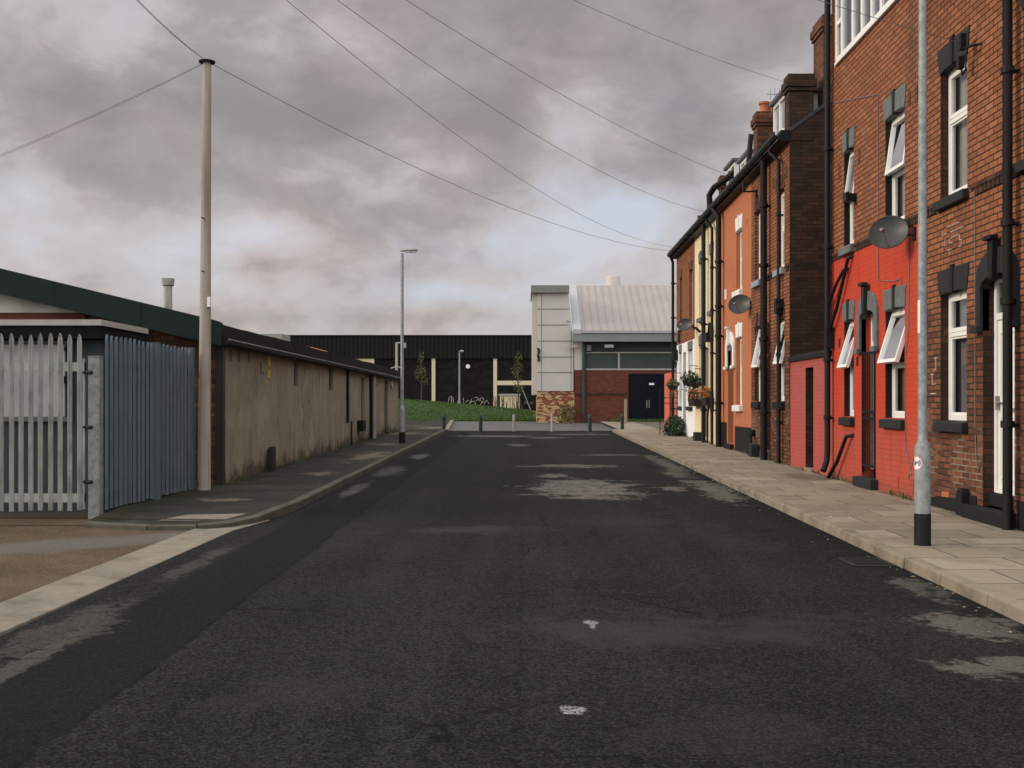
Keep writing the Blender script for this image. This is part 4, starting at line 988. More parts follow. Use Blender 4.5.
# ------------------------------------------------------------------ satellite dishes
def dish(label, c, yaw, pitch, rw, wall_y, rh=None):
    rh = rh or rw
    t = thing('satellite_dish', label, 'satellite dish', c, 'satellite dishes on the house fronts')
    g = MB(); n, k = 28, 6
    mat = Matrix.Rotation(R(yaw), 3, 'Z') @ Matrix.Rotation(R(pitch), 3, 'Y')
    def P(a, r, back):                                # dish axis along -x before turning
        q = Vector((.16*r*r*rw*1.6 * -1 + back, rw*r*math.cos(a), rh*r*math.sin(a)))
        return Vector(c)+mat @ Vector((q.x, q.y, q.z))
    for back in (0, .012):
        vs = [P(0,0,back)]; fs = []
        for i in range(1, k+1):
            for j in range(n): vs.append(P(2*math.pi*j/n, i/k, back))
        for j in range(n): fs.append((0, 1+j, 1+(j+1) % n))
        for i in range(k-1):
            for j in range(n): fs.append((1+i*n+j, 1+(i+1)*n+j, 1+(i+1)*n+(j+1) % n, 1+i*n+(j+1) % n))
        g.add(vs, fs)
    rim = [P(2*math.pi*j/n, 1, .006) for j in range(n+1)]; g.tube(rim, .010, 6)
    g.build('reflector', M['dish'], t, smooth=True, fix=False)
    g = MB(); a = Vector(c)+mat @ Vector((-.02,0,-rh*.9)); b = Vector(c)+mat @ Vector((-.40,0,-.10)); g.tube([a,b], .012, 8); d = (Vector(c)-b).normalized()
    g.tube([b-d*.05, b+d*.02, b+d*.07], [.02,.032,.030], 10); g.build('receiver', M['plastic_grey'], t, smooth=True)
    g = MB(); e = Vector(c)+mat @ Vector((.02,0,0)); g.tube([e, e+Vector((.08,0,-.02)), (XW-.03,wall_y,c[2]-.04), (XW+.0,wall_y,c[2]-.04)], .02, 8); g.box(XW-.03,XW+.005,wall_y-.05,wall_y+.05,c[2]-.12,c[2]+.06); g.build('bracket', M['pipe'], t)
    return t
dish('big dark satellite dish on the red house by the lamp post', (5.06,15.27,3.95), 58, 14, .265, 15.06, .235)
dish('round grey satellite dish on the orange painted house', (5.12,26.14,3.93), 60, 14, .27, 25.98, .235)
dish('dark satellite dish on the far white and brick house', (4.98,34.15,4.02), 60, 14, .24, 34.68, .19)
# roof aerial
t = thing('tv_aerial', 'small television aerial on the roof behind the clay chimney pot', 'aerial', (5.7,25.0,8.1))
g = MB(); g.tube([(5.75,25.75,8.3),(5.75,25.2,8.62),(5.75,24.95,8.62)], .012, 6); g.tube([(5.5,25.0,8.62),(6.0,25.0,8.62)], .01, 6)
for i in range(4): g.tube([(5.58+.1*i,25.0,8.48),(5.58+.1*i,25.0,8.76)], .007, 5)
g.build('rods', M['galv'], t)

# ------------------------------------------------------------------ weeds and moss along the wall feet
def weeds(name, x, y0, y1, n, seed, side):
    rd = random.Random(seed); g = MB()
    c = [rd.uniform(y0, y1) for i in range(max(3, n//14))]
    for i in range(n):
        y = rd.choice(c)+rd.gauss(0,.12); xx = x-side*abs(rd.gauss(0,.03)); z = gz(y)+.1; h = rd.uniform(.02,.11); a = rd.uniform(0,6.28); w = rd.uniform(.008,.02)
        g.add([(xx-w*math.cos(a),y-w*math.sin(a),z-.01),(xx+w*math.cos(a),y+w*math.sin(a),z-.01),(xx+rd.uniform(-.05,.02)*side,y+rd.uniform(-.05,.05),z+h)], [(0,1,2)])
    o = g.build(name, M['leaf_olive'], fix=False); o['kind'] = 'stuff'
weeds('wall_weeds', 5.33, 13.2, 38, 420, 4, 1)
weeds('wall_weeds', -4.83, 17.8, 41.5, 320, 5, -1)
rd = random.Random(9); g = MB()
for i in range(110):
    y = rd.uniform(4.5,30); x = 3.37-abs(rd.gauss(0,.14)) if rd.random() < .75 else rd.uniform(3.6,5.2)
    z = gz(y)+(.012 if x < 3.4 else .112); a = rd.uniform(0,6.28); q = rd.uniform(.008,.026); c, t_ = math.cos(a)*q, math.sin(a)*q
    g.add([(x-c,y-t_,z),(x+t_*.6,y-c*.6,z+.006),(x+c,y+t_,z+.003),(x-t_*.6,y+c*.6,z+.008)], [(0,1,2,3)], rd.choice([0,0,0,1]))
o = g.build('litter', [M['timber'], M['sticker']], fix=False); o['kind'] = 'stuff'

# ------------------------------------------------------------------ lamp posts
def lamp_post(label, x, y, zb, H, rb, rs, hb, head_dir, hl=.5, sticker=False, band_h=.32):
    t = thing('street_lamp', label, 'street lamp', (x,y,zb), 'grey street lamps')
    g = MB(); g.lathe([(rb,zb+band_h),(rb,zb+hb-.09),(rb*.93,zb+hb-.04),(rs*1.08,zb+hb+.02),(rs,zb+hb+.06)], x, y, 20); b = g.build('base', M['galv'], t, smooth=True)
    g = MB(); g.lathe([(rb+.003,zb-.02),(rb+.003,zb+band_h)], x, y, 20); g.build('black_band', M['black_paint'], t, smooth=True)
    g = MB(); g.tube([(x,y,zb+hb),(x,y,zb+hb+1.5),(x,y,zb+H-.05)], [rs,rs*.97,rs*.85], 16); g.build('pole', M['galv'], t, smooth=True)
    g = MB(); d = Vector((head_dir,0,0))
    zt = zb+H
    prof = [(-.06,.05,.02),(.02,.06,.05),(.12,.085,.075),(hl*.6,.11,.09),(hl*.9,.09,.06),(hl,.03,.015)]
    rings = []
    for s, w, h in prof:
        rings.append([(x+d.x*s, y+w*math.cos(a), zt+.02+h*math.sin(a)*(1 if math.sin(a) > 0 else .5)+.03*s) for a in [2*math.pi*k/12 for k in range(12)]])
    vs = [p for r_ in rings for p in r_]; fs = []
    for i in range(len(rings)-1):
        for k in range(12): fs.append((i*12+k, i*12+(k+1) % 12, (i+1)*12+(k+1) % 12, (i+1)*12+k))
    fs += [list(range(12)), [(len(rings)-1)*12+k for k in range(12)]]
    g.add(vs, fs); h = g.build('lamp_head', M['plastic_grey'], t, smooth=True)
    g = MB(); g.hexa([(x+d.x*.1,y-.07,zt-.03),(x+d.x*hl*.9,y-.07,zt-.02),(x+d.x*hl*.9,y+.07,zt-.02),(x+d.x*.1,y+.07,zt-.03),(x+d.x*.1,y-.07,zt),(x+d.x*hl*.9,y-.07,zt),(x+d.x*hl*.9,y+.07,zt),(x+d.x*.1,y+.07,zt)]); g.build('lens', M['lamp_glass'], h)
    return t
zb = gz(10.71)+.1
t = lamp_post('galvanised lamp post on the right pavement with a round sticker and black foot', 3.87, 10.71, zb, 5.9, .076, .043, 1.0, -1, .5, band_h=.31)
# sticker wrapped on the left of the base, with a small arrow
def on_post(a, z, r): return (3.87+r*math.cos(a), 10.71+r*math.sin(a), z)
g = MB(); a0, zc = R(205), zb+.80
def disc(rad, r, m, inner=0):
    n = 20
    for i in range(n):
        u, v = 2*math.pi*i/n, 2*math.pi*(i+1)/n
        if inner: g.quad(*[on_post(a0+q*math.cos(w)/.076, zc+q*1.15*math.sin(w), r) for q, w in ((inner,u),(rad,u),(rad,v),(inner,v))], m)
        else: g.add([on_post(a0, zc, r)]+[on_post(a0+rad*math.cos(w)/.076, zc+rad*1.15*math.sin(w), r) for w in (u,v)], [(0,1,2)], m)
disc(.055, .0775, 0); disc(.062, .0780, 1, .052)
for s in ((-.012,.004,.010,.010),(-.02,-.012,-.002,-.006),(-.006,-.004,.004,.004)):
    g.quad(*[on_post(a0+p/.076, zc+q, .0785) for p, q in ((s[0],s[1]-.005),(s[2],s[3]-.005),(s[2],s[3]+.005),(s[0],s[1]+.005))], 2)
g.build('sticker', [M['sticker'], M['pink'], M['ink']], t, fix=False)
g = MB(); g.quad(*[on_post(R(200)+p/.043, q, .0455) for p, q in ((-.018,2.28),(.018,2.28),(.018,2.60),(-.018,2.60))])
g.build('label_strip', M['sticker'], t, fix=False)
lamp_post('slim grey lamp post at the far end of the left pavement', -3.54, 31.7, gz(31.7)+.1, 5.52, .085, .05, 1.05, 1, .46)
t = lamp_post('distant thin lamp pole standing on the grass before the black warehouse', -4.47, 75, 1.1, 4.0, .07, .055, 1.0, 1, .3)
# camera mast behind the long low building
t = thing('camera_mast', 'white camera mast showing above the end of the low building', 'mast', (-7.0,60,gz(60)))
g = MB(); g.tube([(-7.0,60,gz(60)),(-7.0,60,4.9)], [.09,.07], 10); g.build('pole', M['trim'], t)
g = MB(); g.tube([(-7.0,60,4.88),(-6.7,60,4.88)], .04, 8); g.box(-6.72,-6.5,59.85,60.15,4.6,4.88); g.build('camera', M['trim'], t)
g = MB(); g.tube([(-7.4,60,3.45),(-7.0,60,3.6),(-6.6,60,3.45)], .035, 8); g.build('arm', M['trim'], t)

# ------------------------------------------------------------------ telegraph poles and wires
def telegraph(label, x, y, zb, zt, lean):
    t = thing('telegraph_pole', label, 'telegraph pole', (x,y,zb), 'telegraph poles')
    g = MB(); g.tube([(x,y,zb-.1),(x+lean*.3,y,zb+(zt-zb)*.33),(x+lean*.66,y,zb+(zt-zb)*.66),(x+lean,y,zt)], [.094,.086,.074,.062], 14); g.build('shaft', M['pole_wood'], t, smooth=True)
    g = MB(); g.lathe([(.05,zt-.02),(.12,zt-.015),(.125,zt+.01),(.05,zt+.02)], x+lean, y, 18); g.build('cable_ring', M['pipe'], t)
    g = MB(); g.box(x+lean*.4+.055,x+lean*.4+.095,y-.10,y-.03,3.05,3.2); g.build('number_plate', M['sticker'], t)
    for i in range(4):
        g = MB(); s = -1 if i % 2 else 1; zz = zb+2.9+i*.4
        g.tube([(x+lean*.4,y,zz),(x+lean*.4+s*.0,y+s*.19,zz)], .010, 6); g.build('step_iron', M['pipe'], t)
    return t
telegraph('wooden telegraph pole on the left pavement with cables fanning from its top', -4.86, 16.67, gz(16.67)+.1, 6.77, .04)
telegraph('wooden telegraph pole beside the yard entrance nearer than the first', -5.04, 8.2, gz(8.2)+.012, 7.49, -.01)
P1 = Vector((-4.82,16.67,6.78)); P2 = Vector((-5.05,8.2,7.5))
def wire(label, a, b, sag, r=.005):
    g = MB(); a, b = Vector(a), Vector(b); n = 24
    g.tube([a.lerp(b, i/n)-Vector((0,0,4*sag*(i/n)*(1-i/n))) for i in range(n+1)], r, 5)
    tag(g.build('overhead_wire', M['wire'], fix=False), label, 'wire', 'overhead telephone wires')
wire('overhead wire from the telegraph pole across the street to the far end house', P1, (5.15,38.6,6.93), .55, .006)
wire('overhead wire running left and down from the telegraph pole, upper strand', P1, (-14.5,22,5.2), .2, .004)
wire('overhead wire running left and down from the telegraph pole, lower strand', P1+Vector((0,0,-.015)), (-14.5,22,5.17), .21, .004)
wire('overhead wire rising left from the telegraph pole top, upper of two', P1, P2, .36, .0038)
wire('overhead wire rising left from the telegraph pole top, lower of two', P1, P2+Vector((.02,0,-.03)), .38, .0038)
wire('longest overhead wire crossing the sky to the far end house', P2, (5.12,37.9,6.98), 1.03, .0045)
wire('overhead wire crossing the sky to the gutter of the cream house', P2, (5.10,31.2,7.02), .76, .0045)
wire('overhead wire crossing the sky to the gutter of the orange house', P2, (5.08,26.6,7.05), .47, .0042)
wire('overhead wire crossing the sky to the stack on the sooty gable', P2, (5.30,22.3,8.1), .36, .004)
wire('overhead wire at top right passing behind the near lamp post to the brick house', P2, (5.18,13.08,5.88), .22, .0038)

# ------------------------------------------------------------------ long low rendered building on the left
XL = -4.84
H = thing('low_building', 'long single storey building with stained beige rendered wall and black roof edge', 'building', (XL,30,gz(30)+.1))
hl = [(17.99,18.17,2.28,2.46),(18.55,18.68,2.3,2.47),(19.22,19.36,2.3,2.48),(20.09,20.24,2.12,2.34),(23.05,23.45,1.96,2.46),(27.16,27.73,1.92,2.46),(32.5,33.2,.0,2.36),(37.9,38.85,.0,2.38),(35.5,35.85,2.1,2.35)]
g = MB(); g.T = lambda p: (-p[0], p[1], p[2]); g.facade(4.84, 17.55, 42.0, -.3, 2.52, hl, .18)
g.build('wall', M['render'], H, fix=False)
g = MB(); g.quad((XL,42,-.3),(-13,42,-.3),(-13,42,4.7),(XL,42,2.5)); g.quad((-13,42,-.3),(-13,17.55,-.3),(-13,17.55,4.7),(-13,42,4.7))
g.build('back_wall', M['render'], H, fix=False)
g = MB(); g.quad((XL,17.56,-.3),(-13,17.56,-.3),(-13,17.56,4.55),(XL,17.56,2.55)); g.build('end_wall', M['brick_stack'], H, fix=False)
g = MB(); g.prism_y([(-12.9,3.04),(-7.05,3.04),(-12.9,4.45)], 17.53, 17.57); g.build('whitewashed_gable', M['white_sheet'], H)
g = MB(); g.box(-12.9,-7.0,17.52,17.575,2.93,3.03); g.build('brick_course', M['brick_new'], H)
for a, b, c, d in hl:
    if d-c > 1.2: continue
    g = MB(); g.box(XL-.12,XL-.06,a,b,c,d); g.build('vent', M['plinth'], H)
for a, b in ((32.5,33.2),(37.9,38.85)):
    g = MB(); g.box(XL-.14,XL-.09,a+.01,b-.01,.35,2.36)
    for k in range(5): g.box(XL-.10,XL-.085,a+.03+(b-a-.06)*k/5,a+.03+(b-a-.06)*(k+.9)/5,.4,2.3)
    d = g.build('door', M['wood_dark'], H); 
    g = MB(); g.box(XL-.085,XL-.05,a+.08,a+.14,1.2,1.5); g.build('hasp', M['iron'], d)
# roof: black felted edge in two steps and a shallow slope behind
g = MB(); random.seed(3); y = 17.22
while y < 42.2:
    L = random.uniform(1.6,2.4); b = min(y+L, 42.25); dz = random.uniform(-.02,.02); dx = random.uniform(-.015,.015)
    g.hexa([(-5.2,y,2.66),(-4.70+dx,y,2.56),(-4.70+dx,b,2.56),(-5.2,b,2.66),(-5.2,y,2.92+dz),(-4.78+dx,y,2.84+dz),(-4.78+dx,b,2.83+dz),(-5.2,b,2.91+dz)])
    y += L
g.quad((-5.15,17.25,2.9),(-5.15,42.2,2.9),(-13.1,42.2,4.81),(-13.1,17.25,4.81))
rf = g.build('roof', M['felt'], H)
g = MB(); v = lambda x: 2.90+(-4.86-x)*.241
g.prism_y([(-4.74,2.49),(-13.2,v(-13.2)-.42),(-13.2,v(-13.2)),(-4.86,2.90),(-4.74,2.86)], 17.14, 17.20)
g.hexa([(-4.8,17.2,2.80),(-13.2,17.2,4.78),(-13.2,17.5,4.78),(-4.8,17.5,2.80),(-4.8,17.2,2.86),(-13.2,17.2,4.84),(-13.2,17.5,4.84),(-4.8,17.5,2.86)])
vg = g.build('verge', M['green_sheet'], rf)
g = MB()
for x in (-6.0,-7.35,-8.7,-10.0): g.hexa([(x,17.135,v(x)-.40),(x+.012,17.135,v(x)-.40),(x+.012,17.145,v(x)-.40),(x,17.145,v(x)-.40),(x,17.135,v(x)-.01),(x+.012,17.135,v(x)-.01),(x+.012,17.145,v(x)-.01),(x,17.145,v(x)-.01)])
g.build('sheet_joint', M['plinth'], rf)
g = MB(); g.lathe([(.075,3.0),(.075,3.72),(.105,3.74),(.115,3.86),(.09,3.87)], -6.49, 20.0, 14)
g.build('flue', M['galv_pale'], rf, smooth=True)
g = MB(); pr = [(-4.84,2.54),(-4.68,2.50),(-4.64,2.53),(-4.63,2.58),(-4.66,2.57),(-4.84,2.60)]
g.extrude([(x,17.2,z) for x,z in pr], [(x,42.2,z-.06) for x,z in pr]); g.build('gutter', M['pipe'], H)
g = MB(); g.tube([(-4.665,17.3,2.60),(-4.665,30,2.575),(-4.665,41.8,2.545)], .012, 6); g.build('drip_edge', M['fascia_dark'], H)
g = MB(); g.box(-5.9,-5.4,24.5,25.3,2.98,3.14); g.build('rooflight', M['trim'], rf)
g = MB(); g.tube([(-4.80,29.82,1.06),(-4.80,29.82,2.48)], .035, 8); g.build('conduit', M['pipe'], H)
g = MB(); g.tube([(-4.78,34.8,gz(35)+.1),(-4.78,34.8,2.46)], .055, 10)
for z in (.9,1.6,2.2): g.lathe([(.06,z),(.075,z),(.075,z+.06),(.06,z+.06)], -4.78, 34.8, 10)
g.build('drainpipe', M['plastic_grey'], H, smooth=True)
g = MB(); g.tube([(-4.78,34.2,gz(35)+.1),(-4.78,34.2,2.46)], .05, 10); g.build('drainpipe', M['pipe'], H, smooth=True)
g = MB(); g.box(-4.83,-4.66,31.7,32.25,.78,1.1); g.build('meter_box', M['plinth'], H, bevel=.01)
g = MB(); g.tube([(-4.845,39.6,2.28),(-4.77,39.6,2.28)], [.16,.15], 16); g.build('bulkhead_light', M['trim'], H)
for z0, z1 in ((2.30,2.47),(2.07,2.22)):
    g = MB(); g.box(-4.845,-4.826,20.66,20.88,z0,z1); g.build('sign', M['yellow'], H)
g = MB(); g.tube([(-4.79,30.4,gz(30)+.1),(-4.79,30.4,1.1)], .025, 6); g.build('stub_pipe', M['iron'], H)
# dark corner post and pale pipe at the near end
g = MB(); g.box(-4.93,-4.80,17.50,17.62,-.1,2.56); g.build('corner_post', M['wood_dark'], H)
g = MB(); g.tube([(-5.0,17.1,gz(17)+.1),(-5.0,17.1,2.02)], .052, 10); g.build('pale_pipe', M['galv_pale'], H, smooth=True)
g = MB(); g.tube([(-5.0,17.1,2.02),(-5.0,17.1,2.6)], .045, 10); g.build('soil_pipe', M['pipe'], H, smooth=True)
# stub of an old post by the wall
t = thing('short_post', 'short black wooden stub standing against the beige wall', 'post', (-4.72,20.6,gz(20)+.1))
g = MB(); g.box(-4.79,-4.68,20.42,20.52,gz(20)+.08,.74); g.build('near_board', M['wood_dark'], t, bevel=.01)
g = MB(); g.box(-4.80,-4.69,20.60,20.72,gz(20)+.08,.78); g.build('far_board', M['wood_dark'], t, bevel=.01)

# ------------------------------------------------------------------ cabin inside the compound
H = thing('site_cabin', 'flat roofed blue grey cabin with a boarded white window behind the palisade gate', 'cabin', (-6.6,15,gz(15)))
g = MB(); g.box(-9.5,-5.52,14.35,16.2,-.2,2.45); g.build('body', M['cabin'], H)
g = MB()
g.box(-9.6,-5.40,13.98,16.0,2.42,2.60); g.build('roof', M['felt'], H)
g = MB(); g.box(-9.62,-5.375,13.955,13.98,2.585,2.66); g.box(-5.40,-5.375,13.98,15.7,2.585,2.66); g.build('roof_trim', M['trim'], H)
g = MB(); g.box(-6.78,-5.98,14.29,14.35,1.42,2.36)
wn = g.build('window_board', M['pale_panel'], H, bevel=.004)
g = MB()
for a, b, c, d in ((-6.82,-5.90,2.36,2.41),(-6.82,-5.90,1.36,1.42),(-5.94,-5.90,1.42,2.36)): g.box(a,b,14.27,14.35,c,d)
g.build('frame', M['fascia_dark'], wn)
g = MB(); g.box(-5.97,-5.93,14.24,14.27,1.85,1.95); g.box(-5.97,-5.93,14.24,14.27,2.28,2.33); g.build('hinge', M['iron'], wn)

# palisade
def pale(parent, x, y, z0, z1, ang, mat, w=.058, d=.018):
    """one W-section pale with a pointed, notched head; ang turns it about z"""
    g = MB(); c, s = math.cos(ang), math.sin(ang)
    sec = [(-w,0),(-w*.62,-d),(-w*.2,-d*.55),(0,-d*1.15),(w*.2,-d*.55),(w*.62,-d),(w,0)]
    n = len(sec)
    lv = [(z0,1),(z1-.085,1),(z1-.03,.55),(z1,.06)]
    vs = []
    for z, k in lv:
        for u, v in sec: vs.append((x+(u*k)*c-v*s, y+(u*k)*s+v*c, z))
    for z, k in lv:
        for u, v in sec: vs.append((x+(u*k)*c-(v+.004)*s, y+(u*k)*s+(v+.004)*c, z))
    fs = []; N = n*len(lv)
    for i in range(len(lv)-1):
        for j in range(n-1):
            fs.append((i*n+j, i*n+j+1, (i+1)*n+j+1, (i+1)*n+j)); fs.append((N+i*n+j, N+i*n+j+1, N+(i+1)*n+j+1, N+(i+1)*n+j))
        fs.append((i*n, (i+1)*n, N+(i+1)*n, N+i*n)); fs.append((i*n+n-1, (i+1)*n+n-1, N+(i+1)*n+n-1, N+i*n+n-1))
    fs.append([j for j in range(n)]+[N+j for j in reversed(range(n))])
    g.add(vs, fs); return g.build('pale', mat, parent)
zg = gz(13.75)+.012
H = thing('palisade_gate', 'pale grey steel palisade gate facing the road at the yard entrance', 'gate', (-6.6,13.72,zg))
for i in range(22):
    pale(H, -5.53-i*.1215+random.uniform(-.004,.004), 13.66, zg+.10+random.uniform(-.012,.01), 2.46+random.uniform(-.015,.012), random.uniform(-.12,.12), M['galv_pale'], .030, .022)
for z in (.42,2.05):
    g = MB(); g.box(-8.25,-5.475,13.665,13.715,z-.055,z+.055); g.build('rail', M['galv_pale'], H)
g = MB(); g.box(-5.50,-5.475,13.67,13.72,zg+.12,2.15); g.build('stile', M['galv_pale'], H)
g = MB()
for z in (.62,1.3,1.98): g.tube([(-5.49,13.69,z),(-5.42,13.65,z),(-5.37,13.64,z)], .022, 8)
g.build('hinge', M['iron'], H)
t = thing('gate_post', 'square galvanised steel gate post at the corner of the palisade', 'gate post', (-5.27,13.75,zg))
g = MB(); g.box(-5.43,-5.285,13.66,13.80,-.05,2.17); g.build('post', M['galv_dull'], t, bevel=.01)
g = MB(); g.box(-5.435,-5.28,13.655,13.805,2.172,2.185); g.build('cap', M['galv_dull'], t)
H = thing('palisade_fence', 'blue grey steel palisade fence running along the left pavement', 'fence', (-5.15,15.2,gz(15)+.1))
fa, fb = Vector((-5.265,13.83)), Vector((-5.06,16.72)); n = 22; dv = (fb-fa); ang = math.atan2(dv.y, dv.x)
for i in range(n):
    p = fa.lerp(fb, i/(n-1))
    pale(H, p.x, p.y, gz(p.y)+.12+random.uniform(-.01,.01), 2.46-.05*i/n+random.uniform(-.015,.012), ang+random.uniform(-.14,.14), M['galv_blue'], .034, .022)
for z in (.45,2.10):
    g = MB(); q0, q1 = (fa.x-.05, fa.y), (fb.x-.05, fb.y)
    g.hexa([(q0[0]-.03,q0[1],z-.05),(q0[0]+.03,q0[1],z-.05),(q1[0]+.03,q1[1],z-.05),(q1[0]-.03,q1[1],z-.05),(q0[0]-.03,q0[1],z+.05),(q0[0]+.03,q0[1],z+.05),(q1[0]+.03,q1[1],z+.05),(q1[0]-.03,q1[1],z+.05)]); g.build('rail', M['galv_blue'], H)
for y, x in ((15.28,-5.155),(16.72,-5.10)):
    g = MB(); g.box(x-.06,x+.07,y-.06,y+.06,-.05,2.44); g.build('post', M['galv_blue'], H)

# ------------------------------------------------------------------ end of the street
def bollard(label, x, kind):
    z = gz(43.2); t = thing('bollard', label, 'bollard', (x,43.2,z), 'bollards across the end of the street')
    if kind:
        g = MB(); g.lathe([(.072,z-.05),(.072,z+.50),(.082,z+.51),(.082,z+.55),(.072,z+.56),(.072,z+.64),(.05,z+.67),(.02,z+.68)], x, 43.2, 16); g.build('post', M['green_dark'], t, smooth=True)
    else:
        g = MB(); g.lathe([(.05,z-.05),(.05,z+.64),(.045,z+.67),(.01,z+.68)], x, 43.2, 14); g.build('post', M['galv_pale'], t, smooth=True)
    g = MB(); g.lathe([(.15,z-.02),(.15,z+.015)], x, 43.2, 14); g.build('collar', M['kerb_dark'], t)
bollard('dark green bollard at the left kerb, leftmost of the row', -3.19, 1)
bollard('dark green bollard standing right of the left kerb bollard', -1.74, 1)
bollard('slim pale grey bollard below the leaning white stake', -.44, 0)
bollard('slim pale grey bollard in front of the patterned brick base', 1.06, 0)
bollard('dark green bollard in front of the plain red brick wall', 2.55, 1)
bollard('dark green bollard at the right kerb, rightmost of the row', 3.82, 1)
t = thing('timber_post', 'tall pale timber post in front of the navy double doors', 'post', (4.62,50.5,gz(50)))
g = MB(); g.box(4.56,4.68,50.44,50.56,gz(50),gz(50)+1.2); g.prism_y([(4.56,gz(50)+1.2),(4.62,gz(50)+1.25),(4.68,gz(50)+1.2)], 50.44, 50.56); tag_o = g.build('shaft', M['timber'], t)

# grass bank
def bank_z(x, y):
    k = max(0, min(1, (y-58.4)/11)); k = k*k*(3-2*k)
    t = max(0, min(1, (x+8.5)/11.5))
    top = 1.80*(1-t)**.8+.66*(1-(1-t)**.8)
    return gz(60)+.02+(max(top-gz(60),.0))*k + .05*math.sin(x*1.7+y*.9)*k
g = MB(); nx, ny = 60, 26
X0, X1, YA, YB = -34.0, 3.2, 58.2, 88.0
for i in range(nx):
    for j in range(ny):
        c = []
        for a, b in ((i,j),(i+1,j),(i+1,j+1),(i,j+1)):
            x = X0+(X1-X0)*a/nx; y = YA+(YB-YA)*(b/ny)**1.3; c.append((x,y,bank_z(x,y)))
        g.quad(*c)
struct(g.build('grass_bank', M['grass'], smooth=True, fix=False))
g = MB(); rnd = random.Random(11)
for i in range(15000):
    x = rnd.uniform(-9.5,3.0); y = 58.25+rnd.random()**1.3*17
    if x > .5 and y > 60: continue
    z = bank_z(x,y); h = rnd.uniform(.03,.12); a = rnd.uniform(0,6.28); w = .02
    g.add([(x-w*math.cos(a),y-w*math.sin(a),z-.02),(x+w*math.cos(a),y+w*math.sin(a),z-.02),(x+rnd.uniform(-.05,.05),y+rnd.uniform(-.05,.05),z+h)], [(0,1,2)])
o = g.build('grass', M['blade'], fix=False); o['kind'] = 'stuff'
# grass strip below the navy doors
g = MB(); g.quad((4.0,54.0,gz(54)+.10),(9.0,54.0,gz(54)+.10),(9.0,54.93,gz(55)+.11),(4.3,54.93,gz(55)+.11)); struct(g.build('grass_verge', M['grass'], fix=False))
g = MB()
for i in range(1800):
    x = rnd.uniform(4.2,9.0); y = rnd.uniform(54.02,54.9); z = gz(y)+.1; h = rnd.uniform(.04,.16); a = rnd.uniform(0,6.28)
    g.add([(x-.02*math.cos(a),y-.02*math.sin(a),z),(x+.02*math.cos(a),y+.02*math.sin(a),z),(x+rnd.uniform(-.04,.04),y,z+h)], [(0,1,2)])
o = g.build('verge_grass', M['blade'], fix=False); o['kind'] = 'stuff'

# black warehouse
H = thing('warehouse', 'long low black clad warehouse with cream strips beyond the grass', 'building', (-15,88,gz(88)))
g = MB(); g.box(-48,4,88.0,110,0,5.16); g.build('wall', M['block'], H)
g = MB(); g.box(-48.2,4.1,87.82,110.1,5.16,6.93); g.build('cladding', M['corr'], H)
g = MB(); g.box(-48.3,4.2,87.74,110.2,6.93,7.03); g.build('parapet', M['plinth'], H)
for x in (-7.46,-2.53,-12.35,-17.25,-22.2):
    g = MB(); g.box(x,x+.29,87.90,88.0,.5,5.158); g.build('cream_strip', M['cream_strip'], H)
g = MB(); g.box(-2.238,.8,87.92,88.0,3.03,3.38); g.build('cream_strip', M['cream_strip'], H)
g = MB(); g.box(-14.3,-12.352,87.92,88.0,4.6,5.157); g.build('cream_strip', M['cream_strip'], H)
g = MB(); g.tube([(-4.56,88.02,4.52),(-4.56,87.86,4.52)], [.19,.16], 16); g.build('bulkhead_light', M['sticker'], H)
# white scrawl on the wall
g = MB()
def sw(pts, w=.028):
    g.tube([((px-525)*.08,87.975,1.6+(403-py)*.08) for px, py in pts], w, 5)
sw([(448.5,402),(449,398),(451,396),(453,398),(453.5,403)]); sw([(451.5,397),(451.5,402)]); sw([(457,404),(459,398.5),(461,404)]); sw([(463,400),(464,397),(463.5,403),(466,404.5)])
sw([(466,402),(468,400),(470,402),(472,398),(471,403)]); sw([(468,405),(471,402),(474,401),(476,405)]); sw([(474,398),(477,397),(479,401),(481,398)]); sw([(476,401),(479,398.5),(482,402),(480,406)])
sw([(481,397),(484,399),(482,403),(486,401)]); sw([(484,404),(487,400),(489,404)]); sw([(524,404),(525,401),(527,404)], .02); sw([(530,403),(533,402),(531,405)], .02)
g.build('scrawl', M['chalk'], H)
# low cream enclosure against the warehouse, dead stems in front
t = thing('cream_enclosure', 'small cream rendered enclosure against the warehouse with dead stems before it', 'enclosure', (-1.2,86.5,.7))
g = MB(); g.box(-1.98,-.44,86.2,87.8,.3,2.18); g.build('body', M['cream_strip'], t)
g = MB(); g.box(-2.06,-.36,86.1,87.8,2.18,2.32); g.build('coping', M['trim'], t)
t = thing('bare_shrub', 'low bare brown shrub in front of the cream enclosure', 'shrub', (-1.1,84,.8))
g = MB()
for i in range(60):
    x = rnd.uniform(-2.4,-.2); z = bank_z(x,84); g.tube([(x,84,z-.05),(x+rnd.uniform(-.2,.2),84+rnd.uniform(-.3,.3),z+rnd.uniform(.3,1.0))], .014, 4)
g.build('stems', M['bark'], t)
g = MB(); leaves(g, (-1.9,84,.85), .7, .5, .4, 260, .16, 21); g.build('foliage', M['leaf_dark'], t, fix=False)
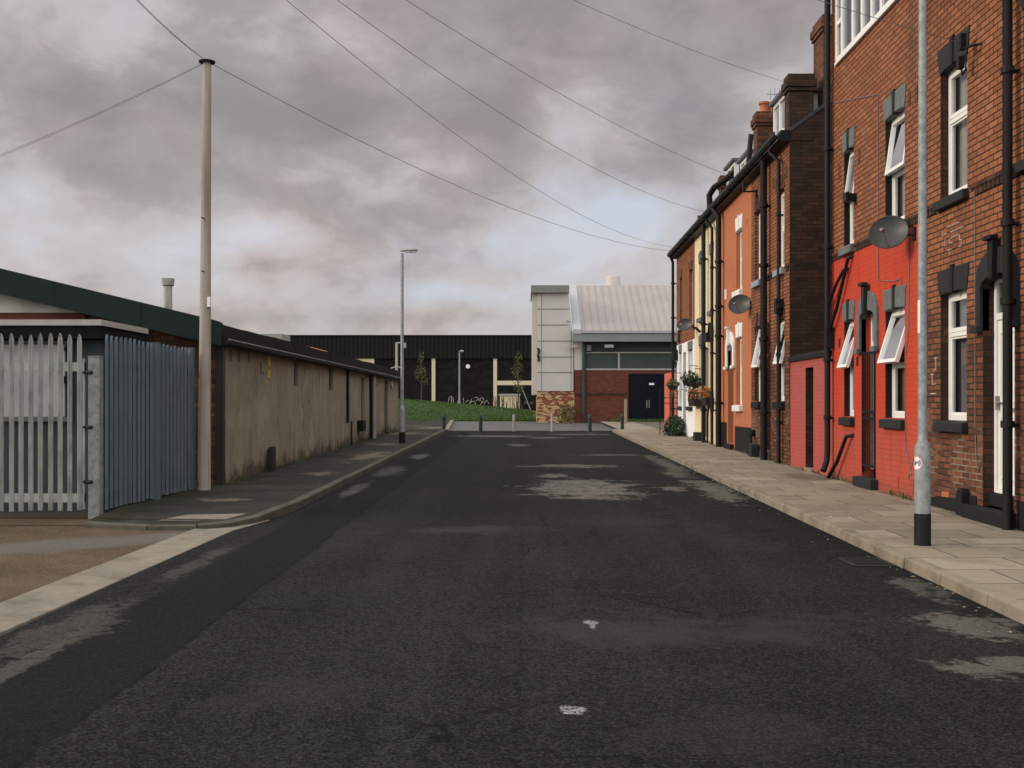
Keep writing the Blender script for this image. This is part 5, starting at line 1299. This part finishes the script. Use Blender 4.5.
def sapling(label, x, y, z0, z1, rw, n, seed):
    t = thing('young_tree', label, 'tree', (x,y,z0), 'young trees on the grass bank')
    g = MB(); rd = random.Random(seed); g.tube([(x,y,z0-.1),(x+.05,y,z0+(z1-z0)*.4),(x-.03,y,z0+(z1-z0)*.75),(x,y,z1)], [.05,.04,.028,.012], 7)
    for i in range(16):
        u = rd.uniform(.35,.95); a = rd.uniform(0,6.28); L = rw*(1.2-u)*1.1; zz = z0+(z1-z0)*u
        g.tube([(x,y,zz),(x+L*.6*math.cos(a),y+L*.6*math.sin(a),zz+L*.5),(x+L*math.cos(a),y+L*math.sin(a),zz+L*1.1)], [.018,.012,.005], 5)
    g.build('trunk', M['bark'], t)
    g = MB()
    for i in range(14):
        u = rd.uniform(.38,1.0); a = rd.uniform(0,6.28); L = rw*(1.25-u)*rd.uniform(.3,1.0)
        leaves(g, (x+L*math.cos(a), y+L*math.sin(a), z0+(z1-z0)*u+.1), .22, .22, .32, n//14, .13, seed*50+i)
    g.build('crown', M['leaf_olive'], t, fix=False)
sapling('thin young tree with sparse olive leaves beside the leaning white stake', -.47, 70, .85, 4.55, .55, 330, 3)
sapling('thin young tree with sparse leaves on the grass behind the far lamp post', -6.8, 72, 1.7, 4.75, .5, 260, 4)
t = thing('leaning_stake', 'thin white stake leaning beside the grey clad building', 'stake', (.4,70,.8))
g = MB(); g.tube([(.36,70,1.15),(-.22,70,2.62)], .035, 6); tag_o = g.build('stake', M['trim'], t)
# reddish and pale roofs showing above the low building
t = thing('outbuilding', 'low outbuilding with a red tiled roof behind the long beige building', 'building', (-14,62,gz(60)))
g = MB(); g.box(-16.5,-10.4,60,66,0,3.6); g.build('wall', M['brick_dark'], t)
g = MB(); g.prism_y([(-16.8,3.55),(-16.8,3.65),(-11.9,4.72),(-10.1,3.65),(-10.1,3.55)], 59.8, 66.2); g.build('roof', M['terracotta'], t)

# ------------------------------------------------------------------ grey clad building with the pitched metal roof
H = thing('clad_building', 'grey clad building with ribbed metal roof and navy doors across the end', 'building', (6,58,gz(55)))
BZ = gz(55)
g = MB(); g.prism_y([(.62,2.2),(2.42,2.2),(2.42,4.6),(2.18,7.1),(.62,7.1)], 55.0, 59.6); g.build('cladding', M['clad'], H)
g = MB()
for z in (6.3,5.5,4.7,3.9,3.13): g.box(.60,2.18 if z > 4.8 else 2.36,54.985,55.02,z-.022,z+.022)
for x in (.82,2.30): g.box(x-.015,x+.015,54.983,55.02,2.2,7.08 if x < 1 else 5.2)
g.build('panel_joint', M['fascia_dark'], H)
g = MB(); g.box(.60,2.47,55.05,59.5,.2,2.198); g.build('brick_base', M['camo'], H)
g = MB(); g.box(.36,.618,55.35,59.58,2.02,7.098); g.build('side_return', M['clad'], H)
g = MB(); g.box(.30,2.2,54.72,59.7,7.1,7.46)
for i in range(8): g.box(.33+i*.23,.342+i*.23,54.712,54.72,7.1,7.46)
g.build('parapet', M['fascia_dark'], H)
# pitched roof
EY, EZ, RY, RZ = 54.55, 5.10, 59.6, 7.86
k = (RZ-EZ)/(RY-EY)
g = MB(); g.hexa([(2.78,EY,EZ),(16,EY,EZ),(16,RY,RZ),(2.78,RY,RZ),(2.78,EY,EZ+.1),(16,EY,EZ+.1),(16,RY,RZ+.1),(2.78,RY,RZ+.1)])
g.hexa([(2.78,RY,RZ),(16,RY,RZ),(16,RY+8,RZ-4),(2.78,RY+8,RZ-4),(2.78,RY,RZ+.1),(16,RY,RZ+.1),(16,RY+8,RZ-3.9),(2.78,RY+8,RZ-3.9)])
rf = g.build('roof', M['ribbed'], H)
x = 3.0; g = MB()
while x < 15.9:
    g.hexa([(x-.02,EY+.02,EZ+.1),(x+.02,EY+.02,EZ+.1),(x+.02,RY,RZ+.1),(x-.02,RY,RZ+.1),(x-.015,EY+.02,EZ+.135),(x+.015,EY+.02,EZ+.135),(x+.015,RY,RZ+.135),(x-.015,RY,RZ+.135)]); x += .375
g.build('rib', M['ribbed'], rf)
g = MB(); g.hexa([(2.40,EY-.1,EZ-.08),(2.778,EY-.1,EZ-.08),(2.778,RY,RZ+.02),(2.40,RY,RZ+.02),(2.40,EY-.1,EZ+.15),(2.778,EY-.1,EZ+.15),(2.778,RY,RZ+.15),(2.40,RY,RZ+.15)]); g.build('verge', M['clad_white'], rf)
g = MB(); g.box(2.781,16,EY-.13,EY-.0,EZ-.03,EZ+.07); g.build('gutter', M['clad_white'], rf)
g = MB(); g.box(2.38,16,EY-.06,EY+.3,EZ-.45,EZ-.034); g.build('eave_fascia', M['fascia'], H)
g = MB(); g.lathe([(.43,7.0),(.43,8.55),(.40,8.72),(.3,8.75)], 4.96, 62, 24); g.build('roof_vent', M['clad'], rf, smooth=True)
g = MB(); g.box(2.48,16,55.03,70,.2,3.24); g.build('brick_wall', M['brick_new'], H)
g = MB(); g.box(2.485,5.1,54.985,55.028,2.0,2.10); g.build('brick_course', M['brick_dark'], H)
g = MB(); g.box(2.92,16,55.25,55.35,3.26,4.16); g.build('window_band', M['green_panel'], H)
g = MB(); g.quad((2.93,55.16,3.32),(16,55.16,3.32),(16,55.16,4.1),(2.93,55.16,4.1)); g.build('window_glass', M['wired_glass'], H, fix=False)
g = MB(); g.box(2.92,16,55.0,55.15,3.24,3.33); g.box(2.92,16,55.05,55.15,4.09,4.15)
for x in (4.7,8.2,11.6): g.box(x-.05,x+.05,55.04,55.15,3.33,4.09)
g.build('window_frame', M['trim'], H)
g = MB(); g.box(2.92,16,55.3,55.42,4.16,4.66); g.build('upper_panel', M['green_panel'], H)
g = MB(); g.box(2.46,2.9,55.02,55.4,3.25,4.66); g.build('column', M['clad'], H)
g = MB(); g.tube([(2.95,54.95,BZ),(2.95,54.95,4.65)], .10, 12); g.build('drainpipe', M['green_dark'], H, smooth=True)
dr = []
for a, b in ((5.26,6.13),(6.14,7.02)):
    g = MB(); g.box(a,b,54.94,55.06,BZ+.16,3.0)
    d = g.build('door', M['navy'], H, bevel=.008)
    if a > 6: 
        g = MB(); g.box(6.2,6.45,54.925,54.945,2.50,2.60); g.build('sign', M['sticker'], d)
    g = MB(); g.tube([(6.08 if a < 6 else 6.2,54.90,1.35),(6.08 if a < 6 else 6.2,54.90,1.75)], .02, 6); g.build('handle', M['galv'], d)
g = MB(); g.box(5.18,7.1,54.97,55.05,3.0,3.07); g.box(5.18,5.258,54.97,55.05,BZ,3.0); g.box(7.022,7.1,54.97,55.05,BZ,3.0); g.build('door_frame', M['navy'], H)
g = MB(); g.box(5.15,7.15,54.85,55.1,BZ-.1,BZ+.15); g.build('doorstep', M['kerb'], H)
def cctv(x, z, dx):
    g = MB(); g.tube([(x,55.02,z),(x,54.8,z),(x,54.75,z-.12)], .035, 8); g.box(x-.05+min(dx,0),x+.05+max(dx,0),54.62,54.75,z-.1,z+.05); g.build('camera', M['trim'], H)
cctv(2.55,4.45,-.3); cctv(4.0,4.45,.35); 
for z in (4.2,3.85):
    g = MB(); g.box(.62,.74,54.85,55,z-.16,z+.1); g.tube([(.7,54.9,z+.12),(.6,54.85,z+.12)], .04, 6); g.build('wall_light', M['iron'], H)
g = MB(); g.box(2.98+.1,3.3,54.9,55.25,4.2,4.5); g.build('alarm_box', M['fascia_dark'], H)
g = MB(); g.tube([(2.15,55.0,5.70),(2.15,54.86,5.72)], .05, 8); g.build('wall_light', M['trim'], H)
# small white marks on the ledge course
t = thing('bush', 'small leafy bush at the foot of the patterned brick base', 'bush', (2.1,54.7,BZ))
g = MB(); leaves(g, (2.1,54.6,BZ+.45), .5, .3, .55, 420, .13, 31); g.build('foliage', M['leaf_olive'], t, fix=False)

# ------------------------------------------------------------------ sky, sun, camera
SUN_EL, SUN_DIR = 22.0, Vector((-1.0, -.06, 0)).normalized()
W = bpy.data.worlds.new('World'); S.world = W; W.use_nodes = True
nt = W.node_tree; N, L = nt.nodes, nt.links
class WN(NT):
    def __init__(s): s.t = nt; s.N = N; s.L = L
m = WN(); bg = N['Background']
sky = m.n('TexSky', sky_type='NISHITA'); sky.sun_disc = False
sky.sun_elevation = R(SUN_EL); sky.sun_rotation = math.atan2(SUN_DIR.x, SUN_DIR.y)
sky.air_density = 1.2; sky.dust_density = 2.0; sky.ozone_density = 1.2
dirv = m.n('TexCoord').outputs['Generated']
m._p = dirv
d = m.xyz(dirv)
zc = m.math('MAXIMUM', d[2], 0)
den = m.math('ADD', zc, .34)
pl = m.comb(m.math('DIVIDE', d[0], den), m.math('DIVIDE', d[1], den), m.math('MULTIPLY', zc, 1.5))
pl = m.vec('ADD', pl, (3.1,1.7,0))
pl = m.vec('ADD', m.vec('MULTIPLY', dirv, (1,1,1.75)), (2.3,.7,.4))
warp = m.n('TexNoise'); L.new(pl, warp.inputs['Vector']); warp.inputs['Scale'].default_value = 7; warp.inputs['Detail'].default_value = 3
pw = m.vec('ADD', pl, m.vec('MULTIPLY', m.vec('SUBTRACT', warp.outputs['Color'], (.5,.5,.5)), (.10,.10,.07)))
big = m.noise(4.0, 3, .5, .2, pl); med = m.noise(10.5, 9, .57, .25, pw); fine = m.noise(30, 6, .62, .2, pw)
f = m.math('ADD', m.math('MULTIPLY', big, .36), m.math('ADD', m.math('MULTIPLY', med, .42), m.math('MULTIPLY', fine, .11)))
# cloud banks and gaps by direction: degrees right of the street, degrees up
def lobe(az, el, wa, we):
    a = m.math('ARCTAN2', d[0], d[1]); e = m.math('ARCSINE', d[2])
    x = m.math('DIVIDE', m.math('SUBTRACT', a, R(az)), R(wa)); y = m.math('DIVIDE', m.math('SUBTRACT', e, R(el)), R(we))
    return m.math('POWER', 2.718, m.math('MULTIPLY', m.math('ADD', m.math('MULTIPLY', x, x), m.math('MULTIPLY', y, y)), -1))
def dirs(px, py): return math.degrees(math.atan2(px-525, 1100)), math.degrees(math.atan2(403-py, math.hypot(1100, px-525)))
shape = m.math('MULTIPLY', m.step(d[2], .13, .27), .075)
for px, py, wx, wy, k in [(120,190,150,55,.10),(260,110,170,50,.11),(470,90,120,60,.09),(420,215,70,40,.07),(640,170,70,30,.13),(700,120,60,40,.10),(640,40,170,50,.07),(480,190,40,50,.05),
                          (250,264,50,10,.07),(90,120,90,40,.04),(30,30,110,50,-.02),(20,200,50,40,-.10),(150,245,120,25,-.09),(285,235,60,18,-.16),(400,140,35,14,-.10),(455,170,45,25,-.11),
                          (580,120,40,40,-.10),(620,215,60,30,-.14),(530,250,110,30,-.13),(560,180,50,22,-.10),(330,295,140,16,-.07),(470,292,60,12,-.12),(790,130,30,90,-.10),(790,40,40,30,.05),(440,318,90,7,.03)]:
    az, el = dirs(px, py)
    shape = m.math('ADD', shape, m.math('MULTIPLY', lobe(az, el, wx/19.2, wy/19.2), k))
f = m.math('ADD', m.math('ADD', f, .078), shape)
cl = m.ramp(f, [(.40,(5.1,5.25,5.75)),(.47,(4.75,4.6,4.75)),(.535,(4.35,3.98,3.95)),(.60,(3.3,2.98,2.92)),(.70,(2.55,2.3,2.24)),(.82,(2.2,2.0,1.96))])
tint = m.noise(6.5, 5, .55, .3, pl)
cl = m.mix(1.0, cl, m.ramp(tint, [(.36,(.955,.995,1.06)),(.5,(1,1,1)),(.64,(1.04,.99,.975))]), 'MULTIPLY')
# higher up, out of the picture, the cloud is thinner and brighter
cl = m.mix(m.math('MAXIMUM', m.step(d[2], .38, .75), m.step(d[1], .35, -.45)), cl, (13.5,13.4,13.2))
low = m.step(d[2], .10, .0)
cl = m.mix(m.math('MULTIPLY', low, .5), cl, (4.6,4.2,4.15))
mx = m.mix(.08, cl, sky.outputs[0])
L.new(mx, bg.inputs[0]); bg.inputs[1].default_value = .1
sun = bpy.data.lights.new('sun', 'SUN'); sun.energy = 1.75; sun.angle = R(11); sun.color = (1,.83,.66)
so = bpy.data.objects.new('sun', sun); COL.objects.link(so)
dv = Vector((SUN_DIR.x*math.cos(R(SUN_EL)), SUN_DIR.y*math.cos(R(SUN_EL)), math.sin(R(SUN_EL))))
so.rotation_euler = dv.to_track_quat('Z','Y').to_euler(); so.location = dv*50
cam = bpy.data.cameras.new('camera'); co = bpy.data.objects.new('camera', cam); COL.objects.link(co)
co.location = (0,0,1.6); co.rotation_euler = (R(90),0,0)
cam.sensor_width = 36; cam.lens = 1100/1024*36; cam.clip_start = .05; cam.clip_end = 5000
cam.shift_x = -13/1024; cam.shift_y = 19/1024
S.camera = co
S.view_settings.view_transform = 'Standard'; S.view_settings.look = 'None'; S.view_settings.gamma = 1; S.view_settings.use_curve_mapping = False
S.view_settings.exposure = .3
S.cycles.max_bounces = 5; S.cycles.use_adaptive_sampling = True; S.cycles.adaptive_threshold = .015; S.cycles.use_denoising = True
S.render.film_transparent = False
